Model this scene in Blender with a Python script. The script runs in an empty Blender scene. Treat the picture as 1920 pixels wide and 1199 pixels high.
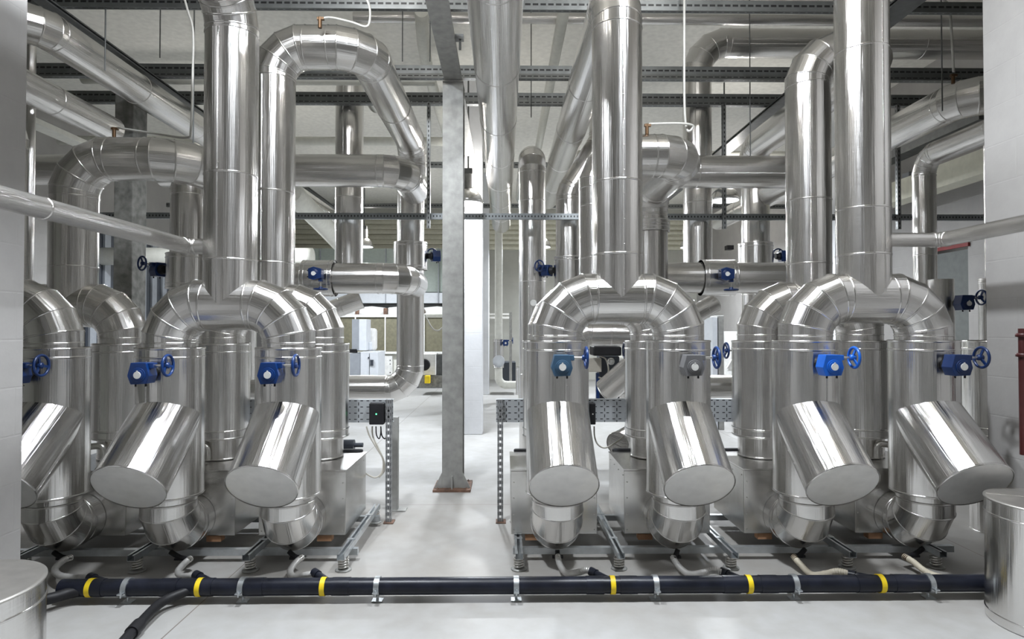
import bpy, math, random
from mathutils import Vector, Matrix, Euler
random.seed(7)
PI = math.pi
sc = bpy.context.scene
COL = sc.collection
V = Vector

# ------------------------------------------------------------------ camera
FPX = 1150.0
CAM = V((0, 0, 1.555))
YAW, PITCH = math.atan(15 / FPX), math.atan(18.5 / FPX)
cd = bpy.data.cameras.new('camera')
cd.sensor_width = 36.0
cd.lens = 36.0 * FPX / 1920.0
cd.clip_end = 200
cam = bpy.data.objects.new('camera', cd)
COL.objects.link(cam)
cam.location = CAM
cam.rotation_euler = Euler((PI / 2 + PITCH, 0, -YAW))
sc.camera = cam
_R = cam.rotation_euler.to_matrix()


def W(px, py, Y):
    """the point of the hall at depth Y seen at photo pixel (px, py)"""
    d = _R @ V(((px - 960) / FPX, (599.5 - py) / FPX, -1))
    return CAM + d * (Y / d.y)


# ------------------------------------------------------------------ mesh builder
class MB:
    def __init__(s):
        s.v, s.f, s.uv, s.sm, s.sharp = [], [], [], [], set()

    def face(s, idx, uv=None, smooth=False):
        s.f.append(tuple(idx))
        s.uv.append(uv or [(0, 0)] * len(idx))
        s.sm.append(smooth)

    def box(s, x0, x1, y0, y1, z0, z1):
        s.obox(V(((x0 + x1) / 2, (y0 + y1) / 2, (z0 + z1) / 2)), (abs(x1 - x0), abs(y1 - y0), abs(z1 - z0)))

    def obox(s, c, size, rot=None):
        """box of given size about c, optional rotation matrix; uv: u in metres along, v across 0..1"""
        b = len(s.v)
        h = [a / 2 for a in size]
        P = [V((sx * h[0], sy * h[1], sz * h[2])) for sz in (-1, 1) for sy in (-1, 1) for sx in (-1, 1)]
        s.v += [(c + (rot @ p if rot else p)) for p in P]
        for q, ua, va in (((0, 2, 3, 1), 0, 1), ((4, 5, 7, 6), 0, 1), ((0, 1, 5, 4), 0, 2), ((2, 6, 7, 3), 0, 2),
                          ((0, 4, 6, 2), 1, 2), ((1, 3, 7, 5), 1, 2)):
            if size[va] > size[ua]:
                ua, va = va, ua
            s.face([b + i for i in q], [((P[i][ua] + h[ua]), (P[i][va] + h[va]) / max(size[va], 1e-6)) for i in q])

    def bar(s, p0, p1, w, h, up=V((0, 0, 1))):
        d = p1 - p0
        L = d.length
        d.normalize()
        sx = d.cross(up)
        if sx.length < 1e-4:
            sx = V((0, 1, 0)).cross(d)
        sx.normalize()
        u = sx.cross(d)
        rot = Matrix((d, sx, u)).transposed()
        s.obox((p0 + p1) / 2, (L, w, h), rot)

    def sweep(s, pts, r, res=44, beads=(), caps=(True, True), bh=0.0034, bw=0.0062, r1=None):
        """mitred tube through pts"""
        pts = [V(p) for p in pts]
        n = len(pts)
        d = [(pts[i + 1] - pts[i]).normalized() for i in range(n - 1)]
        a = d[0].cross(V((0.31, 0.9, 0.17)) if abs(d[0].y) < 0.9 else V((0, 0.12, 1)))
        a.normalize()
        b = d[0].cross(a)
        ring = [pts[0] + a * (r * math.cos(2 * PI * k / res)) + b * (r * math.sin(2 * PI * k / res)) for k in range(res)]
        rings = [ring]
        for i in range(1, n):
            if i < n - 1:
                nn = d[i - 1] + d[i]
            else:
                nn = d[i - 1].copy()
            di = d[i - 1]
            rings.append([v + di * ((pts[i] - v).dot(nn) / di.dot(nn)) for v in rings[-1]])
        if r1 is not None:
            rings[-1] = [pts[-1] + (v - pts[-1]) * (r1 / r) for v in rings[-1]]
        base = len(s.v)
        for rg in rings:
            s.v += rg
        u = 0
        for i in range(n - 1):
            L = (pts[i + 1] - pts[i]).length
            for k in range(res):
                k2 = (k + 1) % res
                A, B = base + i * res, base + (i + 1) * res
                s.face([A + k, A + k2, B + k2, B + k], [(u, k / res), (u, (k + 1) / res), (u + L, (k + 1) / res), (u + L, k / res)], True)
            u += L
        for i in range(n):
            if i in (0, n - 1) or d[i - 1].angle(d[i]) > 0.03:
                for k in range(res):
                    s.sharp.add(frozenset((base + i * res + k, base + i * res + (k + 1) % res)))
        if caps[0]:
            s.face([base + k for k in reversed(range(res))], [(math.cos(k) * .1, math.sin(k) * .1) for k in range(res)])
        if caps[1]:
            s.face([base + (n - 1) * res + k for k in range(res)], [(.1 * math.cos(6.283 * k / res), .1 * math.sin(6.283 * k / res)) for k in range(res)])
        for i in beads:
            i = i % n
            din = d[i - 1] if i > 0 else d[0]
            dout = d[i] if i < n - 1 else d[-1]
            b0 = len(s.v)
            prof = ((-din * bw, 0.0), (-din * bw * .45, bh), (dout * bw * .45, bh), (dout * bw, 0.0))
            for off, hh in prof:
                for v in rings[i]:
                    o = (v - pts[i])
                    o.normalize()
                    s.v.append(v + off + o * hh)
            for j in range(3):
                for k in range(res):
                    k2 = (k + 1) % res
                    s.face([b0 + j * res + k, b0 + j * res + k2, b0 + (j + 1) * res + k2, b0 + (j + 1) * res + k],
                           [(.5 + j * .004, k / res), (.5 + j * .004, (k + 1) / res), (.504 + j * .004, (k + 1) / res), (.504 + j * .004, k / res)], True)
        return rings

    def seam(s, p0, p1, r, out, step=0.16):
        """longitudinal lap with a row of screws"""
        p0, p1 = V(p0), V(p1)
        d = (p1 - p0)
        L = d.length
        d.normalize()
        out = (out - d * out.dot(d)).normalized()
        s.bar(p0 + d * .01 + out * (r + .0005), p1 - d * .01 + out * (r + .0005), .009, .004, out)
        t = d.cross(out)
        k = 0.05
        while k < L - .03:
            s.dome(p0 + d * k + out * (r + .002) + t * .006, out, .0045)
            k += step

    def dome(s, c, ax, r, h=None, res=8):
        h = h or r * .7
        ax = ax.normalized()
        a = ax.orthogonal().normalized()
        b = ax.cross(a)
        b0 = len(s.v)
        for k in range(res):
            s.v.append(c + (a * math.cos(2 * PI * k / res) + b * math.sin(2 * PI * k / res)) * r)
        s.v.append(c + ax * h)
        for k in range(res):
            s.face([b0 + k, b0 + (k + 1) % res, b0 + res], None, True)

    def cyl(s, p0, p1, r, res=28, r1=None):
        s.sweep([p0, p1], r, res, r1=r1)

    def tube(s, pts, r, res=10, smooth=True, sub=8, rf=None, caps=True):
        """soft tube through a smoothed path; rf(u) scales the radius"""
        P = [V(p) for p in pts]
        if sub > 1 and len(P) > 2:
            Q = []
            for i in range(len(P) - 1):
                p0, p1, p2, p3 = P[max(i - 1, 0)], P[i], P[i + 1], P[min(i + 2, len(P) - 1)]
                for j in range(sub):
                    t = j / sub
                    Q.append(.5 * ((2 * p1) + (p2 - p0) * t + (2 * p0 - 5 * p1 + 4 * p2 - p3) * t * t + (3 * p1 - p0 - 3 * p2 + p3) * t ** 3))
            Q.append(P[-1])
            P = Q
        n = len(P)
        base = len(s.v)
        prev = None
        u = 0
        us = []
        for i in range(n):
            t = (P[min(i + 1, n - 1)] - P[max(i - 1, 0)]).normalized()
            if prev is None:
                a = t.orthogonal().normalized()
            else:
                a = prev - t * prev.dot(t)
                a.normalize()
            prev = a
            b = t.cross(a)
            if i:
                u += (P[i] - P[i - 1]).length
            us.append(u)
            rr = r * (rf(u) if rf else 1)
            for k in range(res):
                s.v.append(P[i] + (a * math.cos(2 * PI * k / res) + b * math.sin(2 * PI * k / res)) * rr)
        for i in range(n - 1):
            for k in range(res):
                k2 = (k + 1) % res
                s.face([base + i * res + k, base + i * res + k2, base + (i + 1) * res + k2, base + (i + 1) * res + k],
                       [(us[i], k / res), (us[i], (k + 1) / res), (us[i + 1], (k + 1) / res), (us[i + 1], k / res)], smooth)
        if caps:
            s.face([base + k for k in reversed(range(res))])
            s.face([base + (n - 1) * res + k for k in range(res)])

    def torus(s, c, ax, R, r, res=36, rr=10):
        ax = ax.normalized()
        a = ax.orthogonal().normalized()
        b = ax.cross(a)
        b0 = len(s.v)
        for i in range(res):
            o = a * math.cos(2 * PI * i / res) + b * math.sin(2 * PI * i / res)
            for j in range(rr):
                s.v.append(c + o * (R + r * math.cos(2 * PI * j / rr)) + ax * (r * math.sin(2 * PI * j / rr)))
        for i in range(res):
            for j in range(rr):
                i2, j2 = (i + 1) % res, (j + 1) % rr
                s.face([b0 + i * rr + j, b0 + i2 * rr + j, b0 + i2 * rr + j2, b0 + i * rr + j2], None, True)

    def prism(s, poly, y0, y1):
        """polygon in x,z (counter-clockwise seen from -y) extruded along y"""
        b = len(s.v)
        n = len(poly)
        s.v += [V((x, y0, z)) for x, z in poly] + [V((x, y1, z)) for x, z in poly]
        s.face([b + i for i in range(n)])
        s.face([b + n + i for i in reversed(range(n))])
        for i in range(n):
            j = (i + 1) % n
            s.face([b + i, b + n + i, b + n + j, b + j])

    def lathe(s, c, prof, res=32, ax='z'):
        """profile of (radius, height) turned about the axis through c"""
        b = len(s.v)
        for r, h in prof:
            for k in range(res):
                x, y = r * math.cos(2 * PI * k / res), r * math.sin(2 * PI * k / res)
                s.v.append(c + (V((x, y, h)) if ax == 'z' else V((x, h, y)) if ax == 'y' else V((h, x, y))))
        for i in range(len(prof) - 1):
            for k in range(res):
                k2 = (k + 1) % res
                s.face([b + i * res + k, b + i * res + k2, b + (i + 1) * res + k2, b + (i + 1) * res + k],
                       [(i * .1, k / res), (i * .1, (k + 1) / res), (i * .1 + .1, (k + 1) / res), (i * .1 + .1, k / res)], True)
        if prof[0][0] > 1e-5:
            s.face([b + k for k in reversed(range(res))])
        if prof[-1][0] > 1e-5:
            s.face([b + (len(prof) - 1) * res + k for k in range(res)])


ORG = {}


def obj(name, mb, mat, parent=None, origin=None, bevel=0, angle=None):
    o_ = ORG[parent.name] if parent else (V(origin) if origin is not None else V((0, 0, 0)))
    me = bpy.data.meshes.new(name)
    me.from_pydata([tuple(V(v) - o_) for v in mb.v], [], mb.f)
    uvl = me.uv_layers.new(name='UVMap')
    flat = []
    for u in mb.uv:
        for a in u:
            flat += [a[0], a[1]]
    uvl.data.foreach_set('uv', flat)
    me.polygons.foreach_set('use_smooth', mb.sm)
    if mb.sharp:
        at = me.attributes.new('sharp_edge', 'BOOLEAN', 'EDGE')
        at.data.foreach_set('value', [frozenset(e.vertices) in mb.sharp for e in me.edges])
    me.materials.append(mat)
    me.validate()
    o = bpy.data.objects.new(name, me)
    COL.objects.link(o)
    if parent:
        o.parent = parent
    else:
        o.location = o_
    ORG[o.name] = o_
    if bevel:
        m = o.modifiers.new('bevel', 'BEVEL')
        m.width = bevel
        m.segments = 2
        m.limit_method = 'ANGLE'
        m.harden_normals = False
    return o


def tag(o, label, cat, group=None):
    o['label'] = label
    o['category'] = cat
    if group:
        o['group'] = group
    return o


def thing(name, label, cat, loc, group=None):
    o = bpy.data.objects.new(name, None)
    o.empty_display_size = .1
    COL.objects.link(o)
    o.location = V(loc)
    ORG[o.name] = V(loc)
    return tag(o, label, cat, group)


def struct(name, mb, mat, label=None, cat=None):
    o = obj(name, mb, mat)
    o['kind'] = 'structure'
    if label:
        tag(o, label, cat)
    return o


def dup(root, loc, label, group=None, rot=None):
    """a copy of a thing, its parts and their sub-parts"""
    r = root.copy()
    COL.objects.link(r)
    r.location = V(loc)
    if rot is not None:
        r.rotation_euler = rot
    r['label'] = label
    if group:
        r['group'] = group
    for ch in list(root.children):
        c = ch.copy()
        COL.objects.link(c)
        c.parent = r
        for g in list(ch.children):
            e = g.copy()
            COL.objects.link(e)
            e.parent = c
    return r


# ------------------------------------------------------------------ materials
def newmat(name):
    m = bpy.data.materials.new(name)
    m.use_nodes = True
    nt = m.node_tree
    return m, nt, nt.nodes['Principled BSDF']


def mth(nt, op, a, b=None, c=None):
    n = nt.nodes.new('ShaderNodeMath')
    n.operation = op
    for i, x in enumerate((a, b, c)):
        if x is None:
            continue
        if isinstance(x, (int, float)):
            n.inputs[i].default_value = x
        else:
            nt.links.new(x, n.inputs[i])
    return n.outputs[0]


def noise(nt, vec, scale, detail=3, rough=.5):
    n = nt.nodes.new('ShaderNodeTexNoise')
    n.inputs['Scale'].default_value = scale
    n.inputs['Detail'].default_value = detail
    n.inputs['Roughness'].default_value = rough
    if vec is not None:
        nt.links.new(vec, n.inputs['Vector'])
    return n.outputs['Fac']


def coord(nt, which='Object', scale=None):
    n = nt.nodes.new('ShaderNodeTexCoord')
    o = n.outputs[which]
    if scale:
        m = nt.nodes.new('ShaderNodeMapping')
        m.inputs['Scale'].default_value = scale
        nt.links.new(o, m.inputs['Vector'])
        o = m.outputs[0]
    return o


def ramp(nt, fac, stops):
    n = nt.nodes.new('ShaderNodeValToRGB')
    e = n.color_ramp.elements
    while len(e) < len(stops):
        e.new(.5)
    for i, (p, c) in enumerate(stops):
        e[i].position = p
        e[i].color = (*c, 1)
    nt.links.new(fac, n.inputs[0])
    return n.outputs[0]


def bump(nt, b, h, strength, dist=.01):
    n = nt.nodes.new('ShaderNodeBump')
    n.inputs['Strength'].default_value = strength
    n.inputs['Distance'].default_value = dist
    nt.links.new(h, n.inputs['Height'])
    nt.links.new(n.outputs[0], b.inputs['Normal'])


def plain(name, col, rough=.5, metal=0, var=.06, spec=None):
    m, nt, b = newmat(name)
    f = noise(nt, coord(nt), 14, 4)
    c2 = tuple(max(0, x * (1 - var * 2)) for x in col)
    c1 = tuple(min(1, x * (1 + var)) for x in col)
    nt.links.new(ramp(nt, f, [(.3, c2), (.7, c1)]), b.inputs['Base Color'])
    b.inputs['Roughness'].default_value = rough
    b.inputs['Metallic'].default_value = metal
    if spec is not None:
        b.inputs['Specular IOR Level'].default_value = spec
    return m


def cladding(name, col, rough=.19, aniso=.85, streak=.5):
    """bright rolled aluminium sheet; u runs along the pipe"""
    m, nt, b = newmat(name)
    uv = coord(nt, 'UV')
    mp = nt.nodes.new('ShaderNodeMapping')
    mp.inputs['Scale'].default_value = (.5, 48, 1)
    nt.links.new(uv, mp.inputs['Vector'])
    f1 = noise(nt, mp.outputs[0], 1.0, 4, .6)
    mp2 = nt.nodes.new('ShaderNodeMapping')
    mp2.inputs['Scale'].default_value = (260, 3, 1)
    nt.links.new(uv, mp2.inputs['Vector'])
    f2 = noise(nt, mp2.outputs[0], 1.0, 2)
    f3 = noise(nt, coord(nt), 2.2, 3)
    lo = tuple(x * .93 for x in col)
    nt.links.new(ramp(nt, f3, [(.3, lo), (.7, col)]), b.inputs['Base Color'])
    b.inputs['Metallic'].default_value = 1
    r = mth(nt, 'ADD', mth(nt, 'MULTIPLY', f2, .10), rough - .05)
    nt.links.new(r, b.inputs['Roughness'])
    b.inputs['Anisotropic'].default_value = aniso
    t = nt.nodes.new('ShaderNodeTangent')
    t.direction_type = 'UV_MAP'
    t.uv_map = 'UVMap'
    nt.links.new(t.outputs[0], b.inputs['Tangent'])
    h = mth(nt, 'ADD', mth(nt, 'MULTIPLY', f1, 1.0), mth(nt, 'MULTIPLY', f2, .06))
    bump(nt, b, h, streak, .006)
    return m


CLAD = cladding('aluminium_cladding', (.77, .755, .735))
CLADB = cladding('aluminium_cladding_bright', (.80, .79, .775), .18)
SHEET = plain('aluminium_sheet', (.70, .69, .67), .24, 1, .04)
CAPM = plain('cap_sheet', (.84, .835, .82), .5, .85, .03)
GALV = plain('galvanised_steel', (.36, .36, .345), .5, .35, .10)
RAILM = plain('zinc_channel', (.58, .61, .63), .36, .9, .08)
DARKSHADEDSTEEL = plain('dark_and_shaded_steel', (.13, .135, .135), .45, .6, .1)  # also holds the shade painted onto the galvanised roof beams
CHROME = plain('bare_steel', (.72, .71, .68), .25, 1, .05)
BLACK = plain('black_rubber', (.012, .012, .014), .5, 0, .1, .3)
HDPE = plain('black_plastic_pipe', (.011, .013, .022), .35, 0, .2, .3)
NAVY = plain('navy_enamel', (.004, .022, .095), .34)
BLUE = plain('blue_enamel', (.003, .032, .15), .32)
BRIGHTBLUE = plain('bright_blue_enamel', (.006, .10, .48), .30)
TEAL = plain('slate_blue_enamel', (.035, .085, .15), .42)
GREYEN = plain('grey_enamel', (.13, .13, .135), .45)
DIAL = plain('dial_white', (.68, .68, .66), .4)
YELLOW = plain('yellow_tape', (.85, .62, .01), .5)
WHITE = plain('white_paint', (.80, .80, .78), .5)
WHITEPIPE = plain('white_pipe_paint', (.70, .70, .64), .5, 0, .04)
CREAM = plain('cream_cladding', (.68, .67, .56), .5, 0, .04)
GREENGREY = plain('grey_green_panel', (.33, .38, .35), .5, 0, .04)
OLIVE = plain('olive_mesh', (.16, .15, .10), .7, 0, .1)
LIGHTGREY = plain('light_grey_cabinet', (.62, .65, .69), .45, 0, .03)
MIDGREY = plain('mid_grey_panel', (.28, .30, .33), .5, 0, .04)
DARKPANEL = plain('dark_blue_grey_panel', (.035, .042, .055), .5)
BRASS = plain('brass', (.10, .055, .025), .5, .6)
RUST = plain('rusty_steel', (.16, .09, .06), .8, 0, .3)
DOORM = plain('dark_door_panel', (.12, .13, .125), .6)
REDPAINT = plain('dark_red_paint', (.055, .008, .008), .45)
REDBRIGHT = plain('red_paint', (.17, .012, .012), .5)
CABLE = plain('beige_cable', (.50, .47, .41), .5)
CONDUIT = plain('white_conduit', (.42, .41, .38), .45)
GREYCONC = plain('grey_concrete', (.24, .24, .225), .8, 0, .2)
FOAM = plain('wood_block', (.45, .25, .14), .7)


def emit(name, col, s):
    m, nt, b = newmat(name)
    b.inputs['Base Color'].default_value = (*col, 1)
    b.inputs['Emission Color'].default_value = (*col, 1)
    b.inputs['Emission Strength'].default_value = s
    return m


LENS = emit('lamp_lens', (.93, .97, 1), 14)
LED = emit('green_led', (.1, 1, .35), 6)


def slotted(name, col, period, duty, v0, v1, metal=.75, rough=.42, round_=False):
    """zinc channel with a punched row of slots (u in metres along the bar)"""
    m, nt, b = newmat(name)
    sep = nt.nodes.new('ShaderNodeSeparateXYZ')
    nt.links.new(coord(nt, 'UV'), sep.inputs[0])
    fu = mth(nt, 'FRACT', mth(nt, 'DIVIDE', sep.outputs[0], period))
    a = mth(nt, 'LESS_THAN', fu, duty)
    c = mth(nt, 'MULTIPLY', mth(nt, 'GREATER_THAN', sep.outputs[1], v0), mth(nt, 'LESS_THAN', sep.outputs[1], v1))
    mask = mth(nt, 'MULTIPLY', a, c)
    f = noise(nt, coord(nt), 9, 4)
    basec = ramp(nt, f, [(.3, tuple(x * .75 for x in col)), (.7, col)])
    mx = nt.nodes.new('ShaderNodeMix')
    mx.data_type = 'RGBA'
    nt.links.new(mask, mx.inputs[0])
    nt.links.new(basec, mx.inputs[6])
    mx.inputs[7].default_value = (.006, .006, .007, 1)
    nt.links.new(mx.outputs[2], b.inputs['Base Color'])
    nt.links.new(mth(nt, 'MULTIPLY', mth(nt, 'SUBTRACT', 1, mask), metal), b.inputs['Metallic'])
    b.inputs['Roughness'].default_value = rough
    return m


SLOT = slotted('slotted_channel', (.20, .21, .21), .062, .72, .40, .60)
SLOTHANG = slotted('slotted_hanger', (.30, .31, .31), .050, .5, .36, .64)
SLOTLEG = slotted('punched_leg', (.42, .43, .44), .050, .5, .36, .64)
SLOTFINE = slotted('punched_rail', (.30, .32, .33), .036, .35, .35, .65)


def perforated():
    m, nt, b = newmat('perforated_tray')
    sep = nt.nodes.new('ShaderNodeSeparateXYZ')
    nt.links.new(coord(nt, 'Object'), sep.inputs[0])
    x, z = sep.outputs[0], sep.outputs[2]
    def near(val, per, off, half):
        fr = mth(nt, 'FRACT', mth(nt, 'ADD', mth(nt, 'DIVIDE', val, per), off))
        return mth(nt, 'LESS_THAN', mth(nt, 'ABSOLUTE', mth(nt, 'SUBTRACT', fr, .5)), half / per)
    hd = mth(nt, 'MULTIPLY', near(x, .05, 0, .011), near(z, .05, 0, .0035))
    vd = mth(nt, 'MULTIPLY', near(x, .10, .0, .0035), near(z, .05, .5, .013))
    mask = mth(nt, 'MAXIMUM', hd, vd)
    mx = nt.nodes.new('ShaderNodeMix')
    mx.data_type = 'RGBA'
    nt.links.new(mask, mx.inputs[0])
    mx.inputs[6].default_value = (.42, .44, .46, 1)
    mx.inputs[7].default_value = (.006, .006, .007, 1)
    nt.links.new(mx.outputs[2], b.inputs['Base Color'])
    nt.links.new(mth(nt, 'MULTIPLY', mth(nt, 'SUBTRACT', 1, mask), .5), b.inputs['Metallic'])
    b.inputs['Roughness'].default_value = .5
    return m


PERF = perforated()


def floor_mat():
    m, nt, b = newmat('polished_concrete')
    co = coord(nt)
    f1 = noise(nt, co, .9, 5, .6)
    f2 = noise(nt, co, 9, 4)
    c1 = ramp(nt, f1, [(.3, (.35, .345, .335)), (.65, (.43, .432, .43))])
    c2 = ramp(nt, f2, [(.35, (.90, .89, .87)), (.7, (1, 1, 1))])
    mx = nt.nodes.new('ShaderNodeMix')
    mx.data_type = 'RGBA'
    mx.blend_type = 'MULTIPLY'
    mx.inputs[0].default_value = 1
    nt.links.new(c1, mx.inputs[6])
    nt.links.new(c2, mx.inputs[7])
    sep = nt.nodes.new('ShaderNodeSeparateXYZ')
    nt.links.new(co, sep.inputs[0])
    def line(val, per, off, half):
        fr = mth(nt, 'FRACT', mth(nt, 'ADD', mth(nt, 'DIVIDE', val, per), off))
        return mth(nt, 'LESS_THAN', mth(nt, 'ABSOLUTE', mth(nt, 'SUBTRACT', fr, .5)), half / per)
    ln = mth(nt, 'MAXIMUM', line(sep.outputs[1], 5.0, .5 - 5.47 / 5.0, .004), line(sep.outputs[0], 5.0, .5 + 1.72 / 5.0, .0035))
    mx2 = nt.nodes.new('ShaderNodeMix')
    mx2.data_type = 'RGBA'
    nt.links.new(ln, mx2.inputs[0])
    nt.links.new(mx.outputs[2], mx2.inputs[6])
    mx2.inputs[7].default_value = (.16, .14, .12, 1)
    # dusty brown about the pumps, with their brown floor shade painted in
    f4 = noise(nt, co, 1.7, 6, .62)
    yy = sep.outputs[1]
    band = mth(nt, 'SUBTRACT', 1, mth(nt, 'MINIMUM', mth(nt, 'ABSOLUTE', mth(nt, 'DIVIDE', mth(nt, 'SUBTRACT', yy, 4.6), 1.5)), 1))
    dust_shade = mth(nt, 'MULTIPLY', mth(nt, 'MULTIPLY', mth(nt, 'MINIMUM', mth(nt, 'MULTIPLY', band, 2.2), 1), f4), .72)
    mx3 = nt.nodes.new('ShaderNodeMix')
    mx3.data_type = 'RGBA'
    nt.links.new(dust_shade, mx3.inputs[0])
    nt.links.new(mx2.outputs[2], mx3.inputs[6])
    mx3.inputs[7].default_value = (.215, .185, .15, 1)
    nt.links.new(mx3.outputs[2], b.inputs['Base Color'])
    nt.links.new(mth(nt, 'ADD', mth(nt, 'MULTIPLY', f2, .15), .42), b.inputs['Roughness'])
    b.inputs['Specular IOR Level'].default_value = .35
    bump(nt, b, f2, .05, .004)
    return m


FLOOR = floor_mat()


def wall_mat(name, col, axis):
    """painted block wall, courses in the plane of the wall"""
    m, nt, b = newmat(name)
    sep = nt.nodes.new('ShaderNodeSeparateXYZ')
    nt.links.new(coord(nt), sep.inputs[0])
    cb = nt.nodes.new('ShaderNodeCombineXYZ')
    nt.links.new(sep.outputs[axis], cb.inputs[0])
    nt.links.new(sep.outputs[2], cb.inputs[1])
    br = nt.nodes.new('ShaderNodeTexBrick')
    br.inputs['Scale'].default_value = 1
    br.inputs['Brick Width'].default_value = .5
    br.inputs['Row Height'].default_value = .25
    br.inputs['Mortar Size'].default_value = .006
    br.inputs['Mortar Smooth'].default_value = .6
    nt.links.new(cb.outputs[0], br.inputs['Vector'])
    f = noise(nt, coord(nt), 3, 6, .65)
    f2 = noise(nt, coord(nt), 30, 3)
    nt.links.new(ramp(nt, f, [(.25, tuple(x * .88 for x in col)), (.6, col)]), b.inputs['Base Color'])
    b.inputs['Roughness'].default_value = .65
    h = mth(nt, 'ADD', mth(nt, 'MULTIPLY', br.outputs['Fac'], -.6), mth(nt, 'MULTIPLY', f2, .5))
    bump(nt, b, h, .22, .006)
    return m


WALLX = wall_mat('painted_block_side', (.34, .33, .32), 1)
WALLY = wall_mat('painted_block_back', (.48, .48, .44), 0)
COLW = wall_mat('painted_column', (.70, .71, .73), 0)
CEIL = plain('ceiling_concrete', (.78, .77, .72), .8, 0, .05)

# ------------------------------------------------------------------ pipe runs
def run(name, label, cat, pts, r, R=.24, n=4, mat=CLAD, group=None, root=None, step=1.25, marks=None, caps=(True, True),
        seam=True, seamdir=None, endbead=(False, False)):
    """an insulated pipe: straight sections and mitred elbows as parts"""
    pts = [V(p) for p in pts]
    if root is None:
        root = thing(name, label, cat, pts[0], group)
    N = len(pts)
    d = [(pts[i + 1] - pts[i]).normalized() for i in range(N - 1)]
    tl = [0] * N
    Rs = R if isinstance(R, (list, tuple)) else [R] * N
    for i in range(1, N - 1):
        th = d[i - 1].angle(d[i])
        tl[i] = Rs[i - 1] * math.tan(th / 2)
    rng = random.Random(hash(tuple(round(c, 2) for c in pts[0])) % 1000)
    for i in range(N - 1):
        a, b = pts[i] + d[i] * tl[i], pts[i + 1] - d[i] * tl[i + 1]
        L = (b - a).length
        if L > .004 and (b - a).dot(d[i]) > 0:
            mb = MB()
            if marks is not None and i in marks:
                ts = [m_ for m_ in marks[i]]
            else:
                k = int(L / step)
                ts = [(j + 1) / (k + 1) for j in range(k)]
            P = [a] + [a + (b - a) * t for t in ts] + [b]
            bd = list(range(1, len(P) - 1))
            if i > 0 or endbead[0]:
                bd.append(0)
            if i < N - 2 or endbead[1]:
                bd.append(len(P) - 1)
            mb.sweep(P, r, beads=bd, caps=(caps[0] and i == 0, caps[1] and i == N - 2))
            if seam and L > .35 and r > .08:
                sd = seamdir
                if sd is None:
                    an = rng.uniform(-.9, .9)
                    sd = V((math.sin(an), -math.cos(an), -.3))
                if abs(sd.dot(d[i])) < .95:
                    for q in range(len(P) - 1):
                        mb.seam(P[q], P[q + 1], r, sd)
            obj('pipe_section', mb, mat, root)
        if i < N - 2:
            c = pts[i + 1]
            th = d[i].angle(d[i + 1])
            nn = max(2, round(n * th / (PI / 2)))
            t0, t1 = c - d[i] * tl[i + 1], c + d[i + 1] * tl[i + 1]
            ax = d[i].cross(d[i + 1]).normalized()
            toc = ax.cross(d[i])
            cen = t0 + toc * Rs[i]
            E = [t0]
            for q in range(nn):
                ang = (q + .5) * th / nn
                rad = Rs[i] / math.cos(th / (2 * nn))
                E.append(cen - toc * (rad * math.cos(ang)) + d[i] * (rad * math.sin(ang)))
            E.append(t1)
            mb = MB()
            mb.sweep(E, r, beads=range(1, len(E) - 1), caps=(False, False))
            obj('elbow', mb, mat, root)
    return root


# ------------------------------------------------------------------ the hall
def simple(name, x0, x1, y0, y1, z0, z1, mat, label=None, cat=None):
    mb = MB()
    mb.box(x0, x1, y0, y1, z0, z1)
    return struct(name, mb, mat, label, cat)


simple('floor', -7.3, 6.3, -4.8, 19.3, -.2, 0, FLOOR, 'pale polished concrete floor with brown scuffs and painted shade', 'floor')
simple('ceiling', -7.3, 6.3, -4.8, 19.3, 5.3, 5.5, CEIL, 'plain grey white concrete ceiling above the pipes', 'ceiling')
simple('wall_back', -7.3, 6.3, 19.0, 19.3, 0, 5.299, WALLY, 'far wall of the hall behind the machines', 'wall')
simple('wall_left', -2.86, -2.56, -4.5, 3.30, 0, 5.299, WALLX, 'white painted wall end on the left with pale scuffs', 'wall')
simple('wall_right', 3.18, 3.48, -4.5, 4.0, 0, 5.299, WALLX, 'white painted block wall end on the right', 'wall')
simple('wall_far_left', -7.3, -7.0, -4.8, 19.0, 0, 5.299, WALLX)
mb = MB()
mb.box(6.0, 6.3, -4.8, 7.84, 0, 5.299)
mb.box(6.0, 6.3, 8.46, 19.0, 0, 5.299)
mb.box(6.0, 6.3, 7.84, 8.46, 2.64, 5.299)
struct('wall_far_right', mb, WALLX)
simple('wall_left_return', -7.0, -2.86, 2.2, 2.4, 0, 5.299, WALLY)
simple('wall_right_return', 3.48, 6.0, 2.2, 2.4, 0, 5.299, WALLY)
# unseen wall behind the viewer; three tall openings added to let fill light in
mb = MB()
xs = [-2.56, -2.1, -.75, -.35, 1.0, 1.4, 2.75, 3.18]
for i in range(0, 8, 2):
    mb.box(xs[i], xs[i + 1], -4.75, -4.5, 0, 5.299)
for i in range(1, 7, 2):
    mb.box(xs[i], xs[i + 1], -4.75, -4.5, 0, .9)
    mb.box(xs[i], xs[i + 1], -4.75, -4.5, 4.2, 5.299)
struct('wall_front', mb, GREYCONC)
for k, i in enumerate((1, 3, 5)):  # frames for the added openings that feed light and streaks to the pipes
    mb = MB()
    a, b = xs[i] + .003, xs[i + 1] - .003
    for x in (a, (a + b) / 2 - .025, b - .05):
        mb.box(x, x + .05, -4.66, -4.6, .903, 4.197)
    for z in (.903, 2.5, 4.147):
        mb.box(a + .051, b - .051, -4.655, -4.605, z, z + .05)
    struct('added_window_%d' % (k + 1), mb, LIGHTGREY)
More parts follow.
